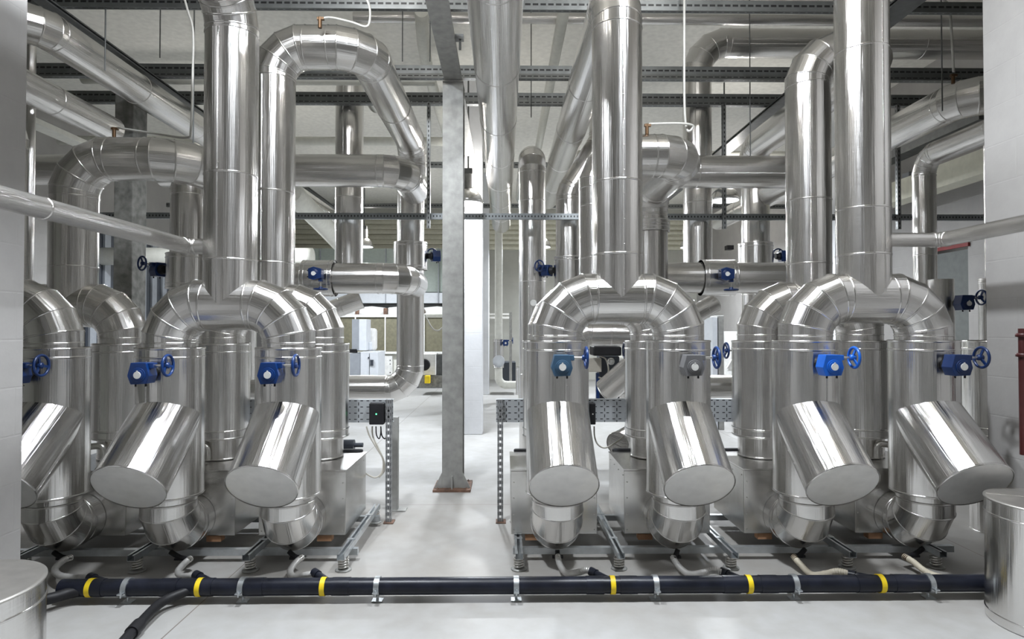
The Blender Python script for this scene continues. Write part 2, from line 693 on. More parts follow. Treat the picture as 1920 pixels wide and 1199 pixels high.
# ribbed cream cladding high on the far wall
mb = MB()
for k in range(6):
    z = 4.02 + k * .155
    mb.box(-6.98, 5.98, 18.88 - .04 * (k % 2), 18.998, z, z + .085)
    mb.box(-6.98, 5.98, 18.95, 18.998, z + .085, z + .155)
struct('trim_1', mb, CREAM, 'cream ribbed cladding high on the far wall', 'cladding')
# door in the right-hand wall
mb = MB()
for k in range(4):
    mb.box(6.03, 6.09, 7.845, 8.455, .01 + k * .65, .01 + k * .65 + .64)
door = struct('door_1', mb, DOORM, 'grey green sectional door with a red lintel in the right wall', 'door')
mb = MB()
mb.box(5.97, 5.999, 7.8, 8.5, 2.63, 2.68)
struct('trim_2', mb, REDBRIGHT, 'red lintel over the grey door', 'lintel')

# ------------------------------------------------------------------ columns and roof steel
t = thing('steel_column', 'galvanised steel column with gusseted base plate in the aisle', 'column', (-.5, 6.08, 0))
t['kind'] = 'thing'
mb = MB()
cx, cy, w = -.5, 6.08, .10
mb.box(cx - w, cx + w, cy - w - .012, cy - w, .02, 3.974)
mb.box(cx - w, cx + w, cy + w, cy + w + .012, .02, 3.974)
mb.box(cx - .009, cx + .009, cy - w, cy + w, .02, 3.974)
obj('shaft', mb, GALV, t)
mb = MB()
mb.box(cx - .18, cx + .18, cy - .2, cy + .2, 0, .02)
for sx in (-1, 1):
    for sy in (-1, 1):
        mb.dome(V((cx + sx * .14, cy + sy * .16, .02)), V((0, 0, 1)), .016, .02)
obj('base_plate', mb, RUST, t)
for s in (-1, 1):
    mb = MB()
    pts = [(cx + s * w, .02), (cx + s * (w + .075), .02), (cx + s * w, .17)]
    mb.prism(pts if s > 0 else pts[::-1], cy - .118, cy - .106)
    obj('gusset', mb, GALV, t)
mb = MB()
mb.prism([(cx - .006, .02), (cx + .006, .02), (cx + .006, .14), (cx - .006, .14)], cy - .17, cy - .112)
obj('gusset', mb, GALV, t)
mb = MB()
mb.box(cx - w, cx + w, cy - .13, cy + .13, 3.975, 3.992)
obj('cap_plate', mb, GALV, t)


def ibeam(label, x, y0, y1, mat=GALV, w=.085, z0=3.995, h=.04):
    mb = MB()
    mb.box(x - w, x + w, y0, y1, z0, z0 + .012)
    mb.box(x - w, x + w, y0, y1, z0 + h - .012, z0 + h)
    mb.box(x - .006, x + .006, y0, y1, z0 + .012, z0 + h - .012)
    o = obj('roof_beam', mb, mat, None, (x, y0, z0))
    o['kind'] = 'thing'
    return tag(o, label, 'beam', 'roof beams running away from the viewer')


ibeam('galvanised roof beam resting on the aisle column', -.5, 3.6, 8.6)
ibeam('shade-coloured roof beam above the long sloping pipe at upper left', -3.45, 4.55, 15.0, DARKSHADEDSTEEL, .05)  # galvanised like the aisle beam; its shade is put into the colour
ibeam('shade-coloured roof beam behind the tallest right-hand risers', 3.03, 4.4, 15.0, DARKSHADEDSTEEL, .10)  # same galvanised steel, with shade painted in as a darker colour

# beam clamp with bolt on the aisle beam
mb = MB()
mb.box(-.41, -.34, 5.10, 5.16, 3.99, 4.03)
mb.box(-.38, -.36, 5.12, 5.14, 3.91, 3.99)
tag(obj('beam_clamp', mb, DARKSHADEDSTEEL, None, (-.38, 5.12, 3.9)), 'small dark clamp on the side of the aisle roof beam', 'clamp')

# slotted channels across the hall
def channel(label, y, z, x0=-6.9, x1=5.9, h=.085, w=.045, mat=SLOT, double=False):
    t = thing('slotted_channel', label, 'channel', (x0, y, z), 'slotted steel channels spanning the hall')
    mb = MB()
    mb.obox(V(((x0 + x1) / 2, y, z)), (x1 - x0, w, h))
    obj('upper_channel' if double else 'channel_bar', mb, mat, t)
    if double:
        mb = MB()
        mb.obox(V(((x0 + x1) / 2, y, z - h / 2 - .024)), (x1 - x0, w + .02, .044))
        obj('lower_channel', mb, mat, t)
    return t


channel('slotted channel nearest the viewer along the top edge', 4.9, 4.165)
channel('double slotted channel at the head of the aisle column', 6.05, 4.125, double=True)
channel('double slotted channel just behind the column head carrying hangers', 6.75, 4.125, double=True)
channel('thin punched rail hung low across the hall', 6.75, 2.80, h=.065, mat=SLOTFINE)
channel('slotted channel in shade over the middle of the hall', 9.46, 4.10)
channel('slotted channel far back near the end wall', 12.6, 4.10)
for x, lab in ((W(804, 300, 6.70).x, 'slotted hanger bar left of the aisle column'),
               (W(1357, 300, 6.70).x, 'slotted hanger bar in front of the right-hand lamp'),
               (W(1683, 300, 6.70).x, 'slotted hanger bar beside the tallest right-hand riser')):
    mb = MB()
    mb.obox(V((x, 6.695, 3.35)), (.038, .038, 1.38))
    tag(obj('hanger_bar', mb, SLOTHANG, None, (x, 6.695, 2.66)), lab, 'hanger', 'slotted hanger bars')


def rod(px, Y, z0, lab, r=.0055):
    x = W(px, 300, Y).x
    mb = MB()
    mb.cyl(V((x, Y, z0)), V((x, Y, 5.37)), r, 8)
    tag(obj('threaded_rod', mb, DARKSHADEDSTEEL, None, (x, Y, z0)), lab, 'rod', 'threaded hanging rods')


rod(195, 4.9, 3.62, 'threaded rod above the long sloping pipe at upper left')
rod(298, 5.95, 4.19, 'short threaded rod over the double channel at far left')
rod(362, 5.2, 3.0, 'long threaded rod beside the tall left riser')
rod(754, 6.0, 4.19, 'threaded rod left of the aisle column above the channel')
rod(806, 6.0, 4.19, 'threaded rod closest to the aisle beam')
rod(996, 6.6, 3.85, 'threaded rod right of the big overhead pipe')
rod(1407, 6.2, 3.15, 'threaded rod above the right-hand horizontal pipes')
rod(1768, 5.1, 3.4, 'threaded rod beside the white conduit at upper right')
for px, Y, lab in ((694, 4.95, 'threaded rod just over the large left pipe bend'),
                   (383, 6.8, 'threaded rod between the tall left riser and the long sloping pipe')):
    rod(px, Y, 4.19, lab)

# grey column at the left
mb = MB()
mb.box(-3.862, -3.676, 6.1, 6.34, 0, 3.99)
o = obj('concrete_column', mb, GREYCONC, None, (-3.77, 6.2, 0), .01)
o['kind'] = 'thing'
tag(o, 'grey concrete column behind the left pipe bend', 'column')
# white columns
mb = MB()
mb.box(-.66, -.318, 9.08, 9.42, 0, 5.299)
o = obj('white_column', mb, COLW, None, (-.5, 9.2, 0), .012)
o['kind'] = 'thing'
tag(o, 'brightly lit white column behind the aisle steel column', 'column')
mb = MB()
mb.box(-.78, -.36, 14.6, 15.0, 0, 5.299)
o = obj('white_column', mb, COLW, None, (-.55, 14.8, 0), .012)
o['kind'] = 'thing'
tag(o, 'farther white column half hidden by the bright one', 'column')
mb = MB()
mb.box(5.3, 5.7, 9.6, 10.0, 0, 5.299)
o = obj('white_column', mb, COLW, None, (5.5, 9.8, 0), .012)
o['kind'] = 'thing'
tag(o, 'white column beyond the tall risers at the right', 'column')

# ------------------------------------------------------------------ pump columns
FY, BY = 4.0, 4.72
JR, PR = .2035, .163
FRONT = {  # x, flange height offset, phrase, operator colour
    'a': (-2.905, -.045, 'cut off by the left wall', NAVY),
    'b': (-2.157, -.045, 'in the middle of the left cluster', BLUE),
    'c': (-1.395, -.045, 'at the aisle end of the left cluster', BLUE),
    'd': (.348, 0, 'at the aisle end of the right cluster', TEAL),
    'e': (1.137, 0, 'second from the aisle in the right cluster', GREYEN),
    'f': (1.975, 0, 'third from the aisle in the right cluster', BRIGHTBLUE),
    'g': (2.755, 0, 'beside the right wall', NAVY)}


def jacket(name, label, x, y, z0, z1, group, branch=False, strap=True):
    t = thing(name, label, 'valve jacket', (x, y, z0), group)
    mb = MB()
    zs = [z0, z0 + .055, z1 - .055, z1] if not branch else [z0, z1 - .055, z1]
    mb.sweep([V((x, y, z)) for z in zs], JR, beads=range(len(zs)), bh=.0038, bw=.007)
    mb.seam(V((x, y, z0 + .06)), V((x, y, z1 - .06)), JR, V((-.22, -1, 0)) if x < 0 else V((.18, -1, 0)), .12)
    obj('shell', mb, CLADB, t)
    if branch:
        mb = MB()
        a = math.radians(41)
        ax = V((0, -math.cos(a), -math.sin(a)))
        e = V((x, 3.57, .645))
        s = e - ax * ((FY - 3.57) / math.cos(a) + .02)
        mb.sweep([s, e - ax * .012, e], JR - .001, beads=(2,), caps=(False, False), bh=.004, bw=.007)
        mb.seam(e - ax * .36, e - ax * .01, JR - .001, V((-.95, 0, -.35)) if x > 0 else V((.95, 0, -.35)), .11)
        st = obj('strainer_cover', mb, CLADB, t)
        mb = MB()
        mb.cyl(e - ax * .004, e + ax * .002, JR - .003, 48)
        obj('end_cap', mb, CAPM, st)
        mb = MB()
        mb.cyl(V((x, y, z0 - .045)), V((x, y, z0 - .001)), PR + .002, 44)
        obj('collar', mb, CLADB, t)
    return t


def gear_proto(mat, label):
    """valve operator; neck along +y behind it, shaft towards +x"""
    t = thing('valve_operator', label, 'valve operator', (0, 0, 0), 'gear operators with handwheels')
    mb = MB()
    mb.lathe(V((0, 0, 0)), [(.034, 0), (.034, -.03), (.045, -.034), (.045, -.05), (.03, -.052)], 24, 'y')
    obj('neck', mb, BLACK, t)
    mb = MB()
    poly = [(-.046, -.064), (.046, -.060), (.062, -.014), (.042, .064), (-.046, .064), (-.066, -.012)]
    mb.prism(poly, -.145, -.053)
    mb.cyl(V((0, -.144, -.008)), V((0, -.151, -.008)), .043, 28)
    mb.cyl(V((0, -.150, -.008)), V((0, -.155, -.008)), .034, 28)
    mb.box(.030, .074, -.125, -.075, .030, .062)
    g = obj('gearbox', mb, mat, t, bevel=.006)
    mb = MB()
    for sx in (-.03, .03):
        mb.cyl(V((sx, -.12, -.078)), V((sx, -.12, -.062)), .006, 8)
    obj('bolt', mb, BLACK, g)
    mb = MB()
    mb.cyl(V((0, -.154, -.008)), V((0, -.160, -.008)), .021, 24)
    mb.box(-.004, .004, -.160, -.157, .010, .019)
    d_ = obj('position_dial', mb, DIAL, g)
    mb = MB()
    mb.cyl(V((.074, -.10, .046)), V((.128, -.10, .046)), .0075, 14)
    obj('shaft', mb, CHROME, t)
    c = V((.140, -.10, .046))
    mb = MB()
    mb.torus(c + V((.008, 0, 0)), V((1, 0, 0)), .061, .0085)
    for k in range(3):
        an = PI / 2 + k * 2 * PI / 3 + .35
        dv = V((0, math.cos(an), math.sin(an)))
        mb.bar(c + dv * .012, c + V((.008, 0, 0)) + dv * .060, .015, .007, V((1, 0, 0)))
    wmat = {TEAL: BLUE, GREYEN: BLUE}.get(mat, mat)
    w = obj('handwheel', mb, wmat, t)
    mb = MB()
    mb.lathe(c, [(.012, -.018), (.018, -.014), (.018, .014), (.010, .018)], 18, 'x')
    obj('hub', mb, wmat, w)
    return t


PROTO = {}


def operator(x, y, z, mat, label, rot=None):
    if mat.name not in PROTO:
        t = gear_proto(mat, label)
        t.location = V((x, y, z))
        t.rotation_euler = rot or Euler((0, 0, 0))
        PROTO[mat.name] = t
        return t
    return dup(PROTO[mat.name], (x, y, z), label, rot=rot or Euler((0, 0, 0)))


opname = {NAVY.name: 'navy', BLUE.name: 'blue', TEAL.name: 'slate blue', GREYEN.name: 'grey', BRIGHTBLUE.name: 'bright blue'}
for k, (x, dz, ph, omat) in FRONT.items():
    jacket('valve_jacket', 'valve jacket with slanting strainer cover ' + ph, x, FY, .50, 1.478 + dz,
           'front valve jackets with strainer covers', True)
    operator(x, FY - JR - .001, 1.338 + dz, omat, '%s operator with handwheel on the jacket %s' % (opname[omat.name], ph))
    # suction elbow to the pump
    t = thing('suction_elbow', 'mitred aluminium suction elbow under the jacket ' + ph, 'pipe elbow', (x, FY, .45), 'suction elbows')
    run('', '', '', [(x, FY, .452), (x, FY, .262), (x, 4.277, .262)], .166, R=.185, n=3, mat=CLADB, root=t, seam=False)
    # pump housing
    hw = .30
    t = thing('pump_housing', 'sheet aluminium pump housing behind the jacket ' + ph, 'pump housing', (x, 4.58, .127), 'pump housings')
    mb = MB()
    mb.box(x - hw, x + hw, 4.28, 4.90, .131, .57)
    obj('casing', mb, SHEET, t, bevel=.004)
    mb = MB()
    mb.box(x - hw - .004, x + hw + .004, 4.276, 4.904, .571, .581)
    obj('lid', mb, SHEET, t)
    mb = MB()
    for sx in (-1, 1):
        for q in range(4):
            mb.dome(V((x + sx * hw, 4.32 + q * .17, .53)), V((sx, 0, 0)), .006)
            mb.dome(V((x + sx * (hw - .02), 4.28, .16 + q * .11)), V((0, -1, 0)), .006)
    obj('rivet', mb, CHROME, t)['kind'] = 'stuff'
    if k not in 'a':
        mb = MB()
        mb.box(x + hw - .20, x + hw - .10, 4.29, 4.35, .086, .126) if x < 0 else mb.box(x - hw + .10, x - hw + .20, 4.29, 4.35, .086, .126)
        obj('packing_block', mb, FOAM, t)
    mb = MB()
    mb.box(x - .27, x + .27, 4.906, 4.945, .34, .60)
    obj('rear_cap', mb, BLACK, t, bevel=.012)
    # back jacket with discharge pipe
    dzb = -.02 if x < 0 else 0
    t = jacket('valve_jacket', 'back row valve jacket behind the one ' + ph, x, BY, .746, 1.462 + dzb, 'back row valve jackets')
    mb = MB()
    mb.sweep([V((x, BY, .592)), V((x, BY, .744))], PR, beads=(0,))
    obj('discharge_pipe', mb, CLAD, t)
    if k in 'abg':
        sg = -1 if x < 0 else 1
        mb = MB()
        mb.tube([V((x + sg * .01, BY - PR - .035, .60)), V((x + sg * .01, BY - PR - .035, .66)), V((x + sg * .02, BY - PR - .035, .695)), V((x + sg * .06, BY - PR - .035, .705)), V((x + sg * .17, BY - PR - .035, .69))], .024, 12)
        obj('bypass_elbow', mb, CHROME, t)

# one more back-row jacket beyond the right wall end
jacket('valve_jacket', 'aluminium valve jacket partly hidden behind the right wall end', 3.80, BY, .746, 1.462, 'back row valve jackets')
mb = MB()
mb.sweep([V((3.8, BY, 0.002)), V((3.8, BY, .735))], PR, beads=(0, ))
tag(obj('discharge_pipe', mb, CLAD, None, (3.8, BY, 0)), 'aluminium pipe standing below the jacket behind the right wall end', 'pipe')

# operators on the rear of the back row (only wheels peep out)
for x, ph in ((1.137, 'peeping out left of the second back jacket'), (1.975, 'peeping out beside the wheel of the grey operator')):
    operator(x, BY + JR + .001, 1.335, NAVY, 'navy handwheel operator ' + ph, Euler((0, 0, PI)))

# front arches and risers
zl, zr = 1.712, 1.757
def arch(label, x1, x2, y, zc, ztop, zstart, marks, tail, tailR=.26, grp='front pipe arches with risers', seamdir=None):
    t = run('pipe_arch', label, 'pipe arch', [(x1, y, zstart), (x1, y, zc), (x2, y, zc), (x2, y, zstart)], PR, R=.244, n=4, mat=CLADB, group=grp,
            caps=(False, False), step=3, seam=False)
    xm = (x1 + x2) / 2
    P = [(xm, y, zc)] + [V((xm, y, ztop))] + tail
    L = ztop - (tailR if tail else 0) - zc
    run('', '', '', P, PR, R=tailR, n=4, mat=CLAD, root=t, marks={0: [(z - zc) / L for z in marks]}, caps=(False, True), seamdir=seamdir or V((.15, -1, 0)))
    return t


arch('left front pipe arch half hidden by the left wall', -3.67, -2.905, FY, zl, 3.0, 1.435, (2.04,), [(-3.29, 2.6, 3.0)])
arch('tall aluminium riser and arch of the left cluster facing the viewer', -2.157, -1.395, FY, zl, 3.73, 1.435, (2.0, 2.55),
     [(-1.776, 2.0, 3.73)], seamdir=V((-.1, -1, 0)))
arch('aluminium arch and riser at the centre right bending back under the ceiling', .348, 1.137, FY, zr, 3.765, 1.480, (2.04, 2.51),
     [(.742, 10.4, 3.765)], tailR=.24, seamdir=V((.05, -1, 0)))
arch('thickest looking riser and arch near the right wall', 1.975, 2.755, FY, zr, 5.28, 1.480, (2.04, 2.34, 3.38), [], seamdir=V((.3, -1, 0)))

# back arches: risers run up, across and away
def back(label, x1, x2, zc, z, xo, yend, tail=(), marks=(2.06,), R=.26):
    ys = BY
    t = run('pipe_arch', label, 'pipe arch', [(x1, ys, 1.465 + (-.02 if x1 < 0 else 0)), (x1, ys, zc), (x2, ys, zc), (x2, ys, 1.465 + (-.02 if x1 < 0 else 0))], PR, R=.244, n=4,
            group='back row pipe arches', caps=(False, False), step=3, seam=False)
    xm = (x1 + x2) / 2
    L = z - R - zc
    run('', '', '', [(xm, ys, zc), (xm, ys, z), (xo, ys, z), (xo, yend, z)] + list(tail), PR, R=R, n=4, root=t, marks={0: [(m_ - zc) / L for m_ in marks]},
        caps=(False, True))
    return t


back('back row arch whose low pipe bend turns away at far left', -3.67, -2.905, 1.735, 2.86, -2.43, 5.62, [(-2.43, 5.62, 1.1)], (2.03,), R=.30)
run('riser_pipe', 'vertical aluminium pipe under the low left bend with a valve cover', 'pipe', [(-2.89, 5.65, 1.3), (-2.89, 5.65, 3.00), (-2.89, 5.98, 3.00)], .155, R=.22, marks={0: [.15]})
back('back row arch with the large high pipe bend left of the aisle', -2.157, -1.395, 1.735, 3.73, -1.08, 7.22, [(-1.08, 7.22, 3.36)], (2.06, 2.6))
back('back row arch with the pipe turning away right of the central riser', .348, 1.137, 1.757, 2.90, 1.416, 5.9, [(1.416, 5.9, 1.5)], (2.1, 2.5))
back('back row arch with the high riser left of the thickest right riser', 1.975, 2.755, 1.757, 3.70, 2.95, 7.22, [(2.95, 7.22, 3.36)], (2.06, 2.55))

# valve covers on back downcomers
def cover(x, y, z0, z1, r, label, grp='valve covers on the farther pipes', ax='z', rin=.166):
    """sheet box round a valve; open ring ends close onto the pipe inside"""
    t = thing('valve_cover', label, 'valve cover', (x, y, z0), grp)
    mb = MB()
    if ax == 'z':
        P = [V((x, y, z)) for z in (z0, z0 + .035, z1 - .035, z1)]
        D = V((0, 0, 1))
    else:
        P = [V((q, y, z0)) for q in (x, x + .035, z1 - .035, z1)]
        D = V((1, 0, 0))
    rings = mb.sweep(P, r, beads=range(4), caps=(False, False))
    n = len(rings[0])
    for q in (0, 3):
        b0 = len(mb.v)
        mb.v += list(rings[q]) + [P[q] + (v - P[q]) * (rin / r) for v in rings[q]]
        for k in range(n):
            k2 = (k + 1) % n
            mb.face([b0 + k, b0 + k2, b0 + n + k2, b0 + n + k])
    obj('shell', mb, CLADB, t)
    return t


cover(-2.89, 5.65, 1.93, 2.24, .188, 'short valve cover behind the left riser with a navy operator')
operator(-2.89 - .187, 5.60, 2.10, NAVY, 'navy gear operator left of the short valve cover behind the left riser', Euler((0, 0, -PI / 2 - .5)))
cover(1.416, 5.9, 2.50, 2.60, .182, 'narrow collar cover right of the central riser', rin=.169)

# ------------------------------------------------------------------ farther pipe groups
def group(dx, side, first):
    yv, r = 7.22, .158
    xv = first
    run('downcomer_pipe', 'tall aluminium downcomer pipe %s' % side, 'pipe', [(xv, yv, 3.36), (xv, yv, .854), (xv - 1.9, yv, .854)], r, R=.27, n=4,
        group='downcomers of the farther pipe groups', marks={0: [.48, .52, .80]})
    cover(xv, yv, 2.26, 2.57, .196, 'valve cover on the downcomer %s' % side)


run('downcomer_pipe', 'tall aluminium downcomer pipe left of the aisle column ending in a floor bend', 'pipe',
    [(-1.10, 7.22, 3.33), (-1.10, 7.22, .86), (-3.6, 7.22, .86)], .158, R=.27, n=4, marks={0: [.62]})
cover(-1.10, 7.22, 2.26, 2.57, .196, 'valve cover on the downcomer left of the aisle column')
operator(-.90, 7.22, 2.42, NAVY, 'navy operator with handwheel just left of the aisle column', Euler((0, 0, PI / 2 + .4)))
run('downcomer_pipe', 'tall aluminium downcomer pipe between the right risers ending in a bend', 'pipe',
    [(2.985, 7.22, 3.33), (2.985, 7.22, .86), (1.1, 7.22, .86)], .158, R=.27, n=4, marks={0: [.62]})
cover(2.985, 7.22, 2.26, 2.57, .196, 'valve cover on the downcomer between the right risers')
operator(3.21, 7.2, 2.42, NAVY, 'navy operator peeping out left of the high back riser', Euler((0, 0, PI / 2)))
run('riser_pipe', 'plain aluminium vertical pipe between the left riser and the downcomer', 'pipe',
    [(-1.766, 7.0, 2.0), (-1.766, 7.0, 4.75), (-1.766, 8.6, 4.75)], .157, R=.25, marks={0: [.42]})
run('riser_pipe', 'aluminium vertical pipe rising to the long high horizontal pipe at right', 'pipe',
    [(2.21, 6.955, 2.0), (2.21, 6.955, 4.84), (5.9, 6.955, 4.84)], .160, R=.36, marks={0: [.40]})
# upper and lower cross pipes
run('cross_pipe', 'upper horizontal aluminium pipe left of the aisle turning back at its end', 'pipe',
    [(-3.45, 6.2, 3.16), (-1.03, 6.2, 3.16), (-1.03, 7.05, 3.16)], .163, R=.24, n=4)
run('cross_pipe', 'short horizontal aluminium pipe showing beside the left wall end', 'pipe', [(-6.6, 6.2, 3.16), (-4.1, 6.2, 3.16)], .150)
run('cross_pipe', 'lower horizontal aluminium pipe left of the aisle turning back at its end', 'pipe',
    [(-2.7, 6.2, 2.07), (-1.03, 6.2, 2.07), (-1.03, 7.05, 2.07)], .155, R=.24, n=4, mat=CLAD)
run('cross_pipe', 'upper horizontal aluminium pipe between the right risers', 'pipe',
    [(1.05, 6.2, 3.16), (3.10, 6.2, 3.16), (3.10, 7.05, 3.16)], .163, R=.24, n=4)
run('cross_pipe', 'lower horizontal aluminium pipe behind the central right arch', 'pipe',
    [(1.42, 6.1, 2.07), (3.10, 6.1, 2.07), (3.10, 7.05, 2.07)], .155, R=.24, n=4)
cover(W(571, 520, 6.2).x, 6.2, 2.07, W(628, 520, 6.2).x, .182, 'valve cover on the lower left cross pipe', ax='x', rin=.160)
cover(W(1314, 520, 6.1).x, 6.1, 2.07, W(1374, 520, 6.1).x, .180, 'valve cover on the lower cross pipe behind the central arch', ax='x', rin=.160)
operator(W(597, 516, 6.0).x, 6.2 - .179, 2.09, NAVY, 'navy operator with wheel below on the lower left cross pipe', Euler((0, PI / 2, 0)))
operator(W(1356, 516, 5.9).x, 6.1 - .181, 2.08, NAVY, 'navy operator with wheel below on the lower cross pipe behind the central arch', Euler((0, PI / 2, 0)))
# slanting strainers under the cross pipe covers
for (pa, pb, Y, rr, lab) in (((600, 590), (676, 562), 6.5, .10, 'slanting strainer pipe below the lower left cross pipe'),
                             ((1300, 592), (1338, 570), 6.45, .10, 'slanting strainer pipe below the lower cross pipe behind the central arch')):
    a, b = W(*pa, Y), W(*pb, Y + .08)
    a = a - (b - a) * .6
    mb = MB()
    mb.sweep([a, a + (b - a) * .7, b], rr, beads=(1, 2))
    tag(obj('strainer_pipe', mb, CLAD, None, a), lab, 'strainer')
# pipes around the centre
run('riser_pipe', 'slim aluminium vertical pipe with rounded top left of the central arch', 'pipe',
    [(.335, 7.2, .02), (.335, 7.2, 3.60), (.335, 9.4, 3.60)], .157, R=.20, marks={0: [.30, .62, .9]})
run('riser_pipe', 'aluminium vertical pipe tucked left of the central riser leaning at the top', 'pipe',
    [(.735, 7.0, .6), (.735, 7.0, 3.12), (1.12, 7.0, 3.72), (1.12, 7.0, 5.28)], .143, R=.30, marks={0: [.35]})
cover(.735, 7.0, 2.05, 2.38, .166, 'valve cover on the pipe tucked left of the central riser', rin=.149)
operator(.735 - .165, 6.98, 2.23, NAVY, 'navy operator with wheel between the slim pipe and the central arch', Euler((0, 0, -PI / 2 - .7)))
run('cross_pipe', 'horizontal ringed pipe seen through the central arch', 'pipe',
    [(.70, 5.95, 1.2), (.70, 5.95, 1.51), (1.42, 5.95, 1.51)], .115, R=.14, step=.2, seam=False)
# overhead pipes running away
run('overhead_pipe', 'big overhead aluminium pipe running away above the aisle', 'pipe', [(-.06, 1.2, 3.76), (-.06, 12.8, 3.76)], .19, seamdir=V((.2, 0, -1)), step=1.35)
run('overhead_pipe', 'long sloping looking overhead pipe at upper left with a bend', 'pipe',
    [(-6.6, 4.40, 3.77), (-3.38, 4.40, 3.77), (-3.38, 12.0, 3.77)], .140, R=.19, seamdir=V((1, 0, -.3)), step=1.1)
t = run('overhead_pipe', 'shorter overhead pipe at far left ending beside the grey column', 'pipe',
        [(-3.60, 3.4, 3.385), (-3.60, 5.65, 3.385)], .118, seamdir=V((1, 0, -.3)), step=.9)
run('overhead_pipe', 'overhead aluminium pipe at upper right passing behind the right wall', 'pipe',
    [(6.0 - .03, 5.25, 3.60), (4.04, 5.25, 3.60), (4.04, 11.5, 3.60)], .165, R=.26, step=1.2)
run('overhead_pipe', 'lower overhead pipe at upper right dropping into a vertical pipe', 'pipe',
    [(4.30, 4.6, 3.32), (4.30, 6.2, 3.32), (4.30, 6.2, .6)], .106, R=.2, marks={1: [.32, .7]})
run('riser_pipe', 'thin vertical aluminium pipe against the right wall end', 'pipe', [(4.31, 5.38, 2.02), (4.31, 5.38, 3.20)], .036, seam=False)
cover(4.31, 5.38, 1.25, 2.0, .085, 'slim valve cover below the thin pipe at the right wall end', rin=.04)
run('riser_pipe', 'thin grey vertical pipe right beside the left wall end', 'pipe', [(-3.03, 3.92, 1.92), (-3.03, 3.92, 4.98)], .030, mat=GALV, seam=False) if False else None
run('riser_pipe', 'narrow vertical pipe against the left wall end', 'pipe', [W(57, 300, 5.2) * V((1, 1, 0)) + V((0, 0, 1.95)), W(57, 300, 5.2) * V((1, 1, 0)) + V((0, 0, 4.9))], .033, mat=CLAD, seam=False, step=2)

mb = MB()
mb.cyl(V((-1.6, 6.5, 4.88)), V((5.95, 6.5, 4.88)), .055, 24)
tag(obj('ceiling_pipe', mb, CLAD, None, (-1.6, 6.5, 4.88)), 'long thin shiny pipe close under the ceiling along the top edge', 'pipe')
# branch pipes from the risers towards the viewer
run('branch_pipe', 'slim branch pipe from the left riser crossing in front of the left wall', 'pipe',
    [(-1.776 - PR + .012, FY, 2.095), (-2.06, FY, 2.095), (-2.06, -.8, 2.10)], .049, R=.06, n=3, seam=False, step=1.35)
run('branch_pipe', 'slim branch pipe from the thick right riser to the right wall', 'pipe',
    [(2.365 + PR - .012, FY, 2.145), (2.885, FY, 2.145), (2.885, -.8, 2.15)], .047, R=.06, n=3, seam=False, step=9)

# white and rusty pipes under the ceiling
for pts, r, lab in (([W(790, 60, 6.2) * V((1, 1, 0)) + V((0, 0, 4.8)), V((-.95, 7.6, 4.8)), V((-.95, 11, 4.8))], .07, 'white pipe under the ceiling left of the aisle beam'),
                    ([V((.60, 5.9, 4.75)), V((.60, 8.0, 4.75)), V((.60, 12, 4.7))], .06, 'white pipe under the ceiling behind the central riser'),
                    ([V((-4.4, 6.42, 4.17)), V((-2, 6.42, 4.17)), V((-.72, 6.42, 4.17))], .05, 'white rust stained pipe behind the double channel'),
                    ([V((-6.5, 9.0, 4.32)), V((-2, 9.0, 4.32)), V((-.9, 9.0, 4.32))], .065, 'white rust topped pipe crossing behind the large left bend'),
                    ([V((.75, 9.5, 4.28)), V((3, 9.5, 4.28)), V((5.9, 9.5, 4.28))], .065, 'white pipe crossing behind the right risers'),
                    ([W(545, 360, 8.4), W(600, 415, 9.6), W(650, 470, 11.2)], .15, 'thick pale duct sloping away behind the left pipes'),
                    ([V((-6.9, 10.6, 2.81)), V((-4, 10.6, 2.81)), V((-3.3, 10.6, 2.81))], .15, 'thick white horizontal pipe far back at left')):
    mb = MB()
    mb.tube(pts, r, 20, sub=3)
    tag(obj('white_pipe', mb, WHITEPIPE, None, pts[0]), lab, 'pipe')
for (pts, lab) in (([V((-4.6, 5.6, 3.9)), V((-4.6, 13, 3.9))], 'beige tray running away at far upper left'),
                   ([V((-5.0, 5.6, 3.75)), V((-5.0, 13, 3.75))], 'second beige tray lower at far upper left')):
    mb = MB()
    mb.bar(pts[0], pts[1], .18, .06)
    tag(obj('cable_tray', mb, WHITEPIPE, None, pts[0]), lab, 'cable tray')

# conduits and vent lines
def line(name, pts, r, mat, label, cat, valve=None):
    P = [p if isinstance(p, V) else W(*p) for p in pts]
    t = thing(name, label, cat, P[0])
    mb = MB()
    mb.tube(P, r, 10, sub=6)
    obj('tube', mb, mat, t)
    if valve:
        p = W(*valve)
        mb = MB()
        mb.cyl(p - V((0, 0, .05)), p + V((0, 0, .03)), .014, 12)
        mb.box(p.x - .02, p.x + .03, p.y - .012, p.y + .012, p.z + .01, p.z + .028)
        obj('vent_valve', mb, BRASS, t)
    return t


line('vent_line', [(1283, -60, 4.7), (1283, 60, 4.7), (1283, 180, 4.7), (1286, 236, 4.7), (1293, 246, 4.69), (1299, 236, 4.68), (1280, 232, 4.66), (1240, 232, 4.66), (1216, 233, 4.66)],
     .0095, CONDUIT, 'white vent line looping down to a small brass valve right of the central riser', 'vent line', (1213, 240, 4.66))
line('vent_line', [(335, -40, 4.6), (352, 20, 4.6), (362, 60, 4.6), (361, 150, 4.6), (358, 240, 4.6), (350, 258, 4.6), (300, 252, 4.75), (222, 240, 4.95)],
     .0085, CONDUIT, 'grey vent line curving down beside the left riser', 'vent line', (214, 246, 4.98))
line('vent_line', [(672, -30, 4.5), (692, 10, 4.5), (693, 40, 4.5), (685, 50, 4.5), (660, 42, 4.5), (620, 33, 4.5), (600, 36, 4.5)],
     .0085, CONDUIT, 'vent line hooking over the large left pipe bend', 'vent line', (600, 40, 4.5))
